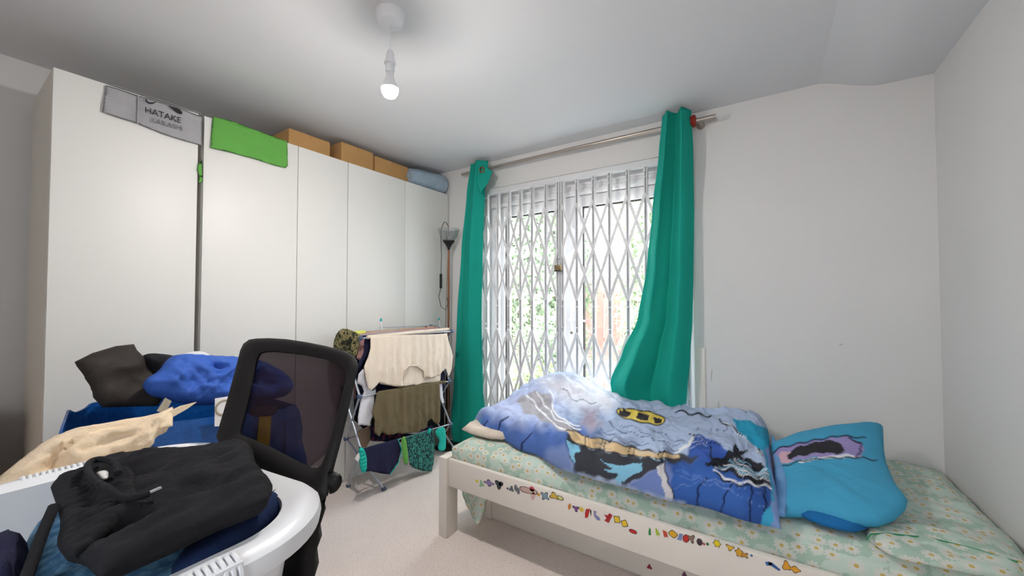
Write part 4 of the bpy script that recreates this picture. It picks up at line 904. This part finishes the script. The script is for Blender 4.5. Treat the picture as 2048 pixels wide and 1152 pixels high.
# ------------------------------------------------------------ office chair
ch = thing('office_chair', (-1.0, .12, 0), 'black office chair with see-through mesh back holding the laundry basket', 'chair')
T1 = Vector((-.857, .60, 1.17)); T0 = Vector((-1.29, .535, 1.18)); B1 = Vector((-.735, .45, .93))
up_ = (B1 - T1); fr = Frame(T1, T1 - T0, -up_)
if fr.n.y > 0: pass
outer = [(436, 875), (446, 840), (458, 800), (475, 737), (484, 700), (489, 690), (497, 682), (508, 679), (540, 678), (575, 680), (615, 686), (655, 694), (688, 703), (706, 711), (713, 720), (715, 733), (710, 755), (702, 790), (693, 831), (684, 868), (676, 899), (666, 935), (658, 975), (651, 1002), (620, 1000), (560, 965), (510, 935), (450, 905)]
inner = [(480, 868), (490, 830), (503, 775), (512, 730), (517, 711), (524, 704), (550, 703), (580, 706), (615, 710), (650, 718), (680, 730), (694, 742), (692, 765), (685, 795), (676, 831), (666, 868), (655, 905), (645, 930), (634, 938), (620, 934), (590, 919), (540, 893), (500, 876)]
def ring_mesh(name, outer, inner, fr, th, m, parent):
    o_ = fr.poly(outer); i_ = fr.poly(inner)
    # resample both by angle around the centre so that the ring bridges cleanly
    cx_ = sum(p[0] for p in i_) / len(i_); cy_ = sum(p[1] for p in i_) / len(i_)
    def cast(pl, an):
        d = (math.cos(an), math.sin(an)); best = None
        for a, b in zip(pl, pl[1:] + pl[:1]):
            ex, ey = b[0] - a[0], b[1] - a[1]; den = d[0] * ey - d[1] * ex
            if abs(den) < 1e-9: continue
            t_ = ((a[0] - cx_) * ey - (a[1] - cy_) * ex) / den; s = ((a[0] - cx_) * d[1] - (a[1] - cy_) * d[0]) / den
            if t_ > 0 and -1e-6 <= s <= 1 + 1e-6 and (best is None or t_ > best): best = t_
        return (cx_ + d[0] * best, cy_ + d[1] * best)
    n = 120; vs = []; K_ = [(0, -.3), (0, .55), (.18, .95), (.5, 1), (.82, .8), (1, .3), (1, -.3), (.5, -.6)]
    for i in range(n):
        an = 2 * math.pi * i / n; a = cast(o_, an); b = cast(i_, an)
        for k, h in K_: vs.append(fr.at(lerp(a[0], b[0], k), lerp(a[1], b[1], k), h * th + bow(lerp(a[0], b[0], k), lerp(a[1], b[1], k))))
    nk = len(K_); b = MB(); b.add(vs, [(i * nk + k, i * nk + (k + 1) % nk, ((i + 1) % n) * nk + (k + 1) % nk, ((i + 1) % n) * nk + k) for i in range(n) for k in range(nk)])
    return b.build(name, m, parent, smooth=True)
def bow(a, b): return 0.0
ring_mesh('back_frame', outer, inner, fr, .010, M['chairframe'], ch)
inflate('mesh_panel', fr.poly(inner), fr, .0012, M['mesh'], ch, back=0, rim=.004, res=.04)
low = [(655, 985), (650, 1005), (642, 1040), (631, 1095), (625, 1150), (622, 1230), (560, 1240), (558, 1180), (556, 1100), (570, 1020), (590, 960)]
fr2 = Frame(T1 + fr.n * -.012, fr.u, Vector((0, .08, 1)))
sp_ = Frame(B1, fr.u, Vector((.0, .10, 1)))
inflate('back_support', smoothpoly(sp_.poly(low), 1), sp_, .012, M['chairframe'], ch, back=.03, rim=.03, res=.03)
sc = Vector((-1.02, .10, 0))
inflate('seat', smoothpoly([(sc.x - .25, sc.y - .26), (sc.x + .22, sc.y - .26), (sc.x + .26, sc.y + .22), (sc.x - .27, sc.y + .24)], 3), FZ(.583), .045, M['chairpad'], ch, back=.04, rim=.06, res=.03)
MB().box(sc.x + .02, sc.x + .12, sc.y + .1, sc.y + .36, .515, .54).build('back_bracket', M['chairframe'], ch, bevel=.005)
MB().lathe((sc.x, sc.y, 0), [(0, .545), (.03, .545), (.03, .36), (.022, .36), (.022, .10), (0, .10)], 20).build('gas_column', M['chrome'], ch, smooth=True)
for k in range(5):
    a = 2 * math.pi * k / 5 + .4; d = Vector((math.cos(a), math.sin(a), 0))
    lg = MB().tube([sc + Vector((0, 0, .12)) + d * .02, sc + d * .18 + Vector((0, 0, .105)), sc + d * .28 + Vector((0, 0, .075))], [.026, .022, .016], 8).build('base_leg', M['chairframe'], ch, smooth=True)
    e = sc + d * .28; n_ = Vector((-d.y, d.x, 0))
    MB().lathe(e + Vector((0, 0, .027)) - n_ * .02, [(0, 0), (.026, .001), (.026, .012), (.01, .014), (.01, .026), (.026, .028), (.026, .039), (0, .04)], 16, axis=n_).build('caster', M['black'], ch, smooth=True)
# armrest, right side as seen
ar = on(2, 545, 1142, .74)
ax_ = -.70
MB().tube([(ax_ - .08, .02, .53), (ax_ + .05, .05, .56), (ax_ + .05, .10, .66), (ax_ + .03, .12, .72)], .016, 10).build('arm_bracket', M['chairframe'], ch, smooth=True)
inflate('armrest', smoothpoly(FZ(.735).poly([(490, 1200), (500, 1140), (545, 1120), (585, 1140), (592, 1180), (560, 1260), (500, 1290)]), 2), FZ(.735), .018, mat('grey_armrest', '#5a5756', .55), ch, back=.012, rim=.02, res=.006)
inflate('arm_pivot', smoothpoly(sp_.poly([(655, 935), (672, 945), (684, 950), (684, 968), (672, 985), (655, 990)]), 1), sp_, .01, M['chairframe'], ch, back=.012, rim=.012, res=.02)

# ------------------------------------------------------------ laundry basket
RZm = .94
bs = thing('laundry_basket', (-.97, .09, .635), 'large white plastic laundry basket full of dark clothes, in the foreground', 'basket')
X0, X1, Y0, Y1 = -1.315, -.632, -.27, .448
def rrect(x0, x1, y0, y1, r, n=14):
    out = []
    for cx_, cy_, a0 in ((x1 - r, y1 - r, 0), (x0 + r, y1 - r, 90), (x0 + r, y0 + r, 180), (x1 - r, y0 + r, 270)):
        for k in range(n + 1): a = R(a0 + 90 * k / n); out.append((cx_ + r * math.cos(a), cy_ + r * math.sin(a)))
    return out
profb = [(-.062, -.004), (-.052, -.002), (-.046, .0), (-.03, .004), (-.012, .002), (0, -.006), (.003, -.02), (0, -.034), (-.006, -.034), (-.022, -.022), (-.044, -.03), (-.05, -.06), (-.08, -.26), (-.10, -.295), (-.14, -.305)]
inner_p = [(-.14, -.297), (-.102, -.285), (-.085, -.25), (-.066, -.06), (-.062, -.004)]
vs = []; fs = []; allp = profb + inner_p[:-1]; k_ = len(allp); base = rrect(X0, X1, Y0, Y1, .17); n = len(base)
for off, z in allp:
    for (x, y) in rrect(X0 - off * 0 + (-off), X1 + off, Y0 - off, Y1 + off, max(.17 + off, .03)): vs.append((x, y, RZm + z))
for j in range(k_):
    for i in range(n): fs.append((j * n + i, j * n + (i + 1) % n, ((j + 1) % k_) * n + (i + 1) % n, ((j + 1) % k_) * n + i))
b = MB(); b.add(vs, fs); b.build('basket_body', M['wplastic'], bs, smooth=True)
b = MB(); zz = RZm - .300
b.add([(x, y, zz - .004) for x, y in rrect(X0 + .14, X1 - .14, Y0 + .14, Y1 - .14, .04)] + [(x, y, zz) for x, y in rrect(X0 + .14, X1 - .14, Y0 + .14, Y1 - .14, .04)], [tuple(range(n)), tuple(range(n, 2 * n))] + [(i, (i + 1) % n, n + (i + 1) % n, n + i) for i in range(n)]); b.build('basket_floor', M['wplastic'], bs)
def grip(xa, ya, yb, s, nm='ribbed_grip'):
    b = MB(); k = int((yb - ya) / .0085)
    for i in range(k): y = lerp(ya, yb, (i + .5) / k); b.tube([(xa - s * .034, y, RZm - .0), (xa - s * .022, y, RZm + .006), (xa - s * .008, y, RZm + .003), (xa + s * .003, y, RZm - .008), (xa + s * .006, y, RZm - .022), (xa + s * .002, y, RZm - .036)], .0034, 6)
    b.box(min(xa - s * .03, xa), max(xa - s * .03, xa), ya, yb, RZm - .03, RZm + .002); b.build(nm, M['wplastic'], bs, smooth=True)
grip(X1, .02, .262, 1); grip(X0, .12, .28, -1)

# clothes in the basket: on tilted planes inside it
fr = FZ(.895)
o = inflate('blue_jeans', smoothpoly(fr.poly([(118, 1015), (80, 1045), (52, 1080), (42, 1130), (50, 1220)]) + [(-.90, -.17), (-.74, -.16), (-.715, .20), (-.74, .32), (-.82, .36), (-1.08, .36), (-1.20, .30)], 1), fr, .035, M['denim'], None, back=.09, rim=.06, res=.014, fn=lambda a, b: .014 * crease((a, b), 8, 1) + .01 * math.sin(60 * a)); tag(o, 'faded blue jeans folded under the black joggers in basket', 'jeans')
f3 = FZ(.92)
o = inflate('dark_jeans', smoothpoly(f3.poly([(330, 1148), (380, 1090), (500, 1020), (560, 975), (572, 985), (568, 1010), (520, 1060), (440, 1120), (380, 1165)]), 1), f3, .02, M['denimdark'], None, back=.03, rim=.03, res=.01, fn=lambda a, b: .008 * crease((a, b), 12)); tag(o, 'dark indigo jeans edge along the near rim of basket', 'jeans')
fj = Frame((-1.0, .15, .980), (1, 0, .0), (0, 1, .02))
jo = [(104, 985), (100, 972), (118, 955), (150, 945), (172, 940), (190, 925), (235, 905), (262, 905), (300, 900), (325, 898), (352, 905), (425, 892), (437, 889), (448, 893), (490, 886), (506, 896), (509, 922), (522, 940), (545, 965), (545, 985), (536, 1000), (505, 1014), (440, 1038), (370, 1072), (300, 1102), (240, 1128), (212, 1150), (200, 1152), (180, 1130), (150, 1108), (120, 1105), (112, 1085), (122, 1050), (116, 1020)]
jg = thing('black_joggers', (-1.0, .2, .96), 'black jogging bottoms with drawstring folded on top of the basket', 'trousers')
def jfold(a, b):
    q = (a * 1.9 + b * .35, b * .5); return .030 * crumple(q, 7.5, 2) + .012 * sharp(q, 8, 4, 4)
inflate('leg_fabric', smoothpoly(fj.poly(jo), 1), fj, .016, M['blackc'], jg, back=.03, rim=.035, res=.0075, fn=jfold)
wb = [(104, 975), (125, 955), (150, 948), (205, 925), (262, 935), (272, 958), (268, 975), (285, 1000), (262, 1020), (215, 1060), (160, 1105), (122, 1100), (125, 1050), (112, 1010)]
fw = Frame((-1.0, .15, .990), (1, 0, .0), (0, 1, .02))
def wrib(a, b): return .0045 * math.sin(330 * (a + b * .25) + 2.5 * fbm((a, b), 10)) + .014 * crumple((a, b), 9, 6)
inflate('gathered_waistband', smoothpoly(fw.poly(wb), 1), fw, .012, M['blackc'], jg, back=.02, rim=.02, res=.0042, fn=wrib)
fd = Frame((-1.0, .15, 1.012), (1, 0, .0), (0, 1, .02))
cordp = [(236, 952), (232, 934), (218, 926), (200, 923), (183, 927), (175, 938), (180, 955), (195, 970), (215, 982), (240, 991), (270, 992), (298, 984)]
def catm(pts, k=5):
    P_ = [Vector(p) for p in pts]; out = []
    for i in range(len(P_) - 1):
        p0, p1, p2, p3 = P_[max(i - 1, 0)], P_[i], P_[i + 1], P_[min(i + 2, len(P_) - 1)]
        for j in range(k):
            t_ = j / k; out.append(.5 * ((2 * p1) + (p2 - p0) * t_ + (2 * p0 - 5 * p1 + 4 * p2 - p3) * t_ ** 2 + (3 * p1 - p0 - 3 * p2 + p3) * t_ ** 3))
    return out + [P_[-1]]
MB().tube(catm([fd.at(*fd.px(*p), .004 if i < 9 else -.002) for i, p in enumerate(cordp)]), .0055, 10).build('drawstring', M['blackc'], jg, smooth=True)
MB().tube(catm([fd.at(*fd.px(*p), h) for p, h in (((108, 1000), -.01), ((85, 1025), -.03), ((60, 1060), -.05), ((35, 1100), -.06), ((10, 1145), -.06), ((-10, 1180), -.06))]), .007, 10).build('drawstring', M['blackc'], jg, smooth=True)
MB().tube([fd.at(*fd.px(298, 984), -.002), fd.at(*fd.px(321, 974), -.002)], .0035, 8).build('metal_aglet', M['chrome'], jg, smooth=True)
inflate('size_label', smoothpoly(fd.poly([(190, 945), (206, 940), (217, 942), (217, 956), (208, 960), (197, 955)]), 1), Frame((-1.0, .15, 1.012), (1, 0, 0), (0, 1, .02)), .001, M['label'], jg, back=.001, rim=.004, res=.006)
o = inflate('dark_sleeve', smoothpoly(f3.poly([(-30, 1095), (10, 1080), (40, 1078), (60, 1090), (50, 1152), (30, 1200), (-40, 1200)]), 1), f3, .03, M['navy'], None, back=.03, rim=.03, res=.012, fn=lambda a, b: .012 * crease((a, b), 10)); tag(o, 'dark navy garment at the left end of the basket', 'clothing')

# ------------------------------------------------------------ bags beside the wardrobe
bb = thing('blue_tote_bag', (-2.1, .62, 0), 'huge shiny blue woven carrier bag standing before the left wardrobes', 'bag')
x0_, x1_, y0_, y1_, zt_ = -2.40, -1.86, .22, 1.06, .86
b = MB(); n = 56; lv = 22
def bagring(k):
    t_ = k / lv; out = []
    for i, (x, y) in enumerate(rrect(x0_, x1_, y0_, y1_, .09, 13)):
        cx_, cy_ = (x0_ + x1_) / 2, (y0_ + y1_) / 2; s = .93 + .10 * math.sin(math.pi * t_) + .03 * fbm((i * .25, t_ * 5), 1.2)
        sg = .012 * math.sin(i * .5) * t_ ** 3; out.append((cx_ + (x - cx_) * s + .014 * crease((y, t_), 8), cy_ + (y - cy_) * s + .17 * (x1_ - x) * (1 - (y - y0_) / (y1_ - y0_)), .005 + t_ * (zt_ + sg - .0 + (-.07 * max(0, (y - .6) / .4) if y > .6 else .0))))
    return out
vs = []; fs = []
for k in range(lv + 1): vs += bagring(k)
n = len(bagring(0))
for k in range(lv):
    for i in range(n): fs.append((k * n + i, k * n + (i + 1) % n, (k + 1) * n + (i + 1) % n, (k + 1) * n + i))
# inner lip
for k in (lv, lv - 5):
    for (x, y, z) in bagring(k): cx_, cy_ = (x0_ + x1_) / 2, (y0_ + y1_) / 2; vs.append((cx_ + (x - cx_) * .97, cy_ + (y - cy_) * .98, z))
for a, b_ in ((lv, lv + 1), (lv + 1, lv + 2)):
    for i in range(n): fs.append((a * n + i, a * n + (i + 1) % n, b_ * n + (i + 1) % n, b_ * n + i))
fs.append(tuple(range(n)))
b.add(vs, fs); b.build('bag_body', M['tarpblue'], bb, smooth=True)
fb = FX(-1.845)
prism('strap', FX(-1.838).poly([(313, 822), (330, 795), (343, 802), (330, 826)]), FX(-1.838), 0, .003, M['tarpstrap'], bb)
MB().bar((-1.845, .80, .05), (-1.845, .84, .80), .006, .05, (0, 1, 0)).build('strap', M['yellowstrap'], bb); MB().bar((-1.845, .98, .05), (-1.85, .95, .76), .006, .05, (0, 1, 0)).build('strap', M['tarpblue'], bb)
lbl = prism('tag', FX(-1.83).poly([(430, 797), (462, 792), (470, 830), (450, 852), (429, 853)]), FX(-1.83), -.001, 0, M['label'], bb)
MB().lathe(FX(-1.829).at(*FX(-1.829).px(448, 815)), [(.024, 0), (.026, .0015), (.03, .0015), (.032, 0)], 24, axis=(1, 0, 0)).build('printed_ring', M['tarpstrap'], bb, smooth=True)
# contents
ins = inflate('white_cloth', smoothpoly(FX(-2.12).poly([(355, 712), (380, 703), (405, 702), (425, 712), (440, 740), (400, 760), (360, 740)]), 1), FX(-2.12), .06, M['whitec'], None, back=.06, rim=.05, res=.015, fn=lambda a, b: .01 * crease((a, b), 14)); tag(ins, 'white cloth peeking out behind the royal blue fabric', 'cloth')
fb = Frame((-2.10, .45, .9), (-.12, 1, 0), (-.35, 0, 1))
o = inflate('charcoal_bag', fb.poly([(149, 724), (185, 706), (232, 692), (268, 688), (274, 700), (290, 716), (306, 738), (322, 758), (330, 790), (316, 812), (205, 815), (186, 795), (184, 780), (172, 758)]), fb, .05, M['sackblack'], None, back=.09, rim=.10, res=.012, fn=lambda a, b: .045 * crumple((a, b), 5, 7), power=.6); tag(o, 'charcoal fabric bag with pointed corner on top of blue bag', 'bag')
o = inflate('black_clothes', smoothpoly(FX(-2.16).poly([(282, 712), (300, 706), (330, 708), (352, 712), (370, 730), (345, 770), (315, 765), (292, 735)]), 1), FX(-2.16), .07, M['blackc'], None, back=.07, rim=.06, res=.01, fn=lambda a, b: .040 * crumple((a, b), 12, 3)); tag(o, 'crumpled black cloth between charcoal bag and blue fabric', 'clothing')
fb = Frame((-2.0, .6, .9), (-.05, 1, 0), (-.4, 0, 1))
o = inflate('royal_blue_fabric', smoothpoly(fb.poly([(285, 770), (292, 757), (318, 742), (330, 722), (350, 708), (400, 710), (440, 713), (480, 714), (520, 722), (560, 742), (585, 765), (580, 790), (540, 800), (470, 800), (420, 812), (370, 808), (335, 798), (300, 790)]), 1), fb, .07, M['royal'], None, back=.08, rim=.07, res=.009, fn=lambda a, b: .060 * crumple((a, b * 1.3), 10, 5)); tag(o, 'royal blue crumpled fabric heaped on the blue bag', 'fabric')
o = inflate('plaid_pouch', smoothpoly(FX(-1.80).poly([(497, 815), (552, 808), (556, 822), (545, 832), (500, 835)]), 1), FX(-1.80), .02, cloth('dark_strap_cotton', '#211d24'), None, back=.02, rim=.02, res=.015); tag(o, 'dark strap with white stitching seen through the chair mesh', 'strap')
# canvas sack leaning in front
cv = thing('canvas_bag', (-1.62, .25, 0), 'cream canvas tote bag slumped between the basket and blue bag', 'bag')
fc = Frame((-1.68, .3, .85), (-.02, 1, 0), (-.75, 0, 1))
cvp = [(-40, 1010), (-10, 960), (40, 920), (95, 878), (150, 858), (220, 846), (290, 834), (338, 822), (340, 860), (312, 872), (306, 892), (280, 905), (200, 935), (120, 965), (0, 1000)]
inflate('canvas_body', smoothpoly(fc.poly(cvp), 1), fc, .05, M['canvas'], cv, back=.06, rim=.045, res=.009, fn=lambda a, b: .045 * crumple((a * .7 + b * .6, b * 1.9 - a * .8), 11, 3))
inflate('canvas_flap', fc.poly([(306, 838), (340, 822), (339, 862), (312, 868)]), Frame(fc.o + fc.n * .035, fc.u, fc.v), .006, M['canvas'], cv, back=.006, rim=.02, res=.006)
prism('bag_corner', FX(-1.70).poly([(334, 824), (360, 812), (392, 804), (372, 818), (340, 836)]), FX(-1.70), 0, .006, M['canvas'], cv)
inflate('sack_base', smoothpoly([(-1.84, -.25), (-1.38, -.25), (-1.36, .10), (-1.42, .34), (-1.55, .42), (-1.80, .44)], 2), FZ(.40), .38, M['canvas'], cv, back=.395, rim=.05, res=.03, fn=lambda a, b: .02 * crease((a, b), 6))
# oak drawer unit at the far left edge
dw = thing('drawer_unit', (-2.95, -.05, 0), 'light oak chest of small drawers at the left edge of view', 'drawers')
MB().box(-3.13, -2.86, -.42, .185, 0, .45).box(-3.13, -2.87, -.42, .185, .45, .80).build('carcass', M['wood'], dw, bevel=.003)
for z0, z1 in ((.10, .26), (.28, .44), (.47, .575), (.59, .70), (.715, .835)): MB().box(-2.868, -2.845, -.42, .20, z0, z1).build('drawer_front', M['wood'], dw, bevel=.004)
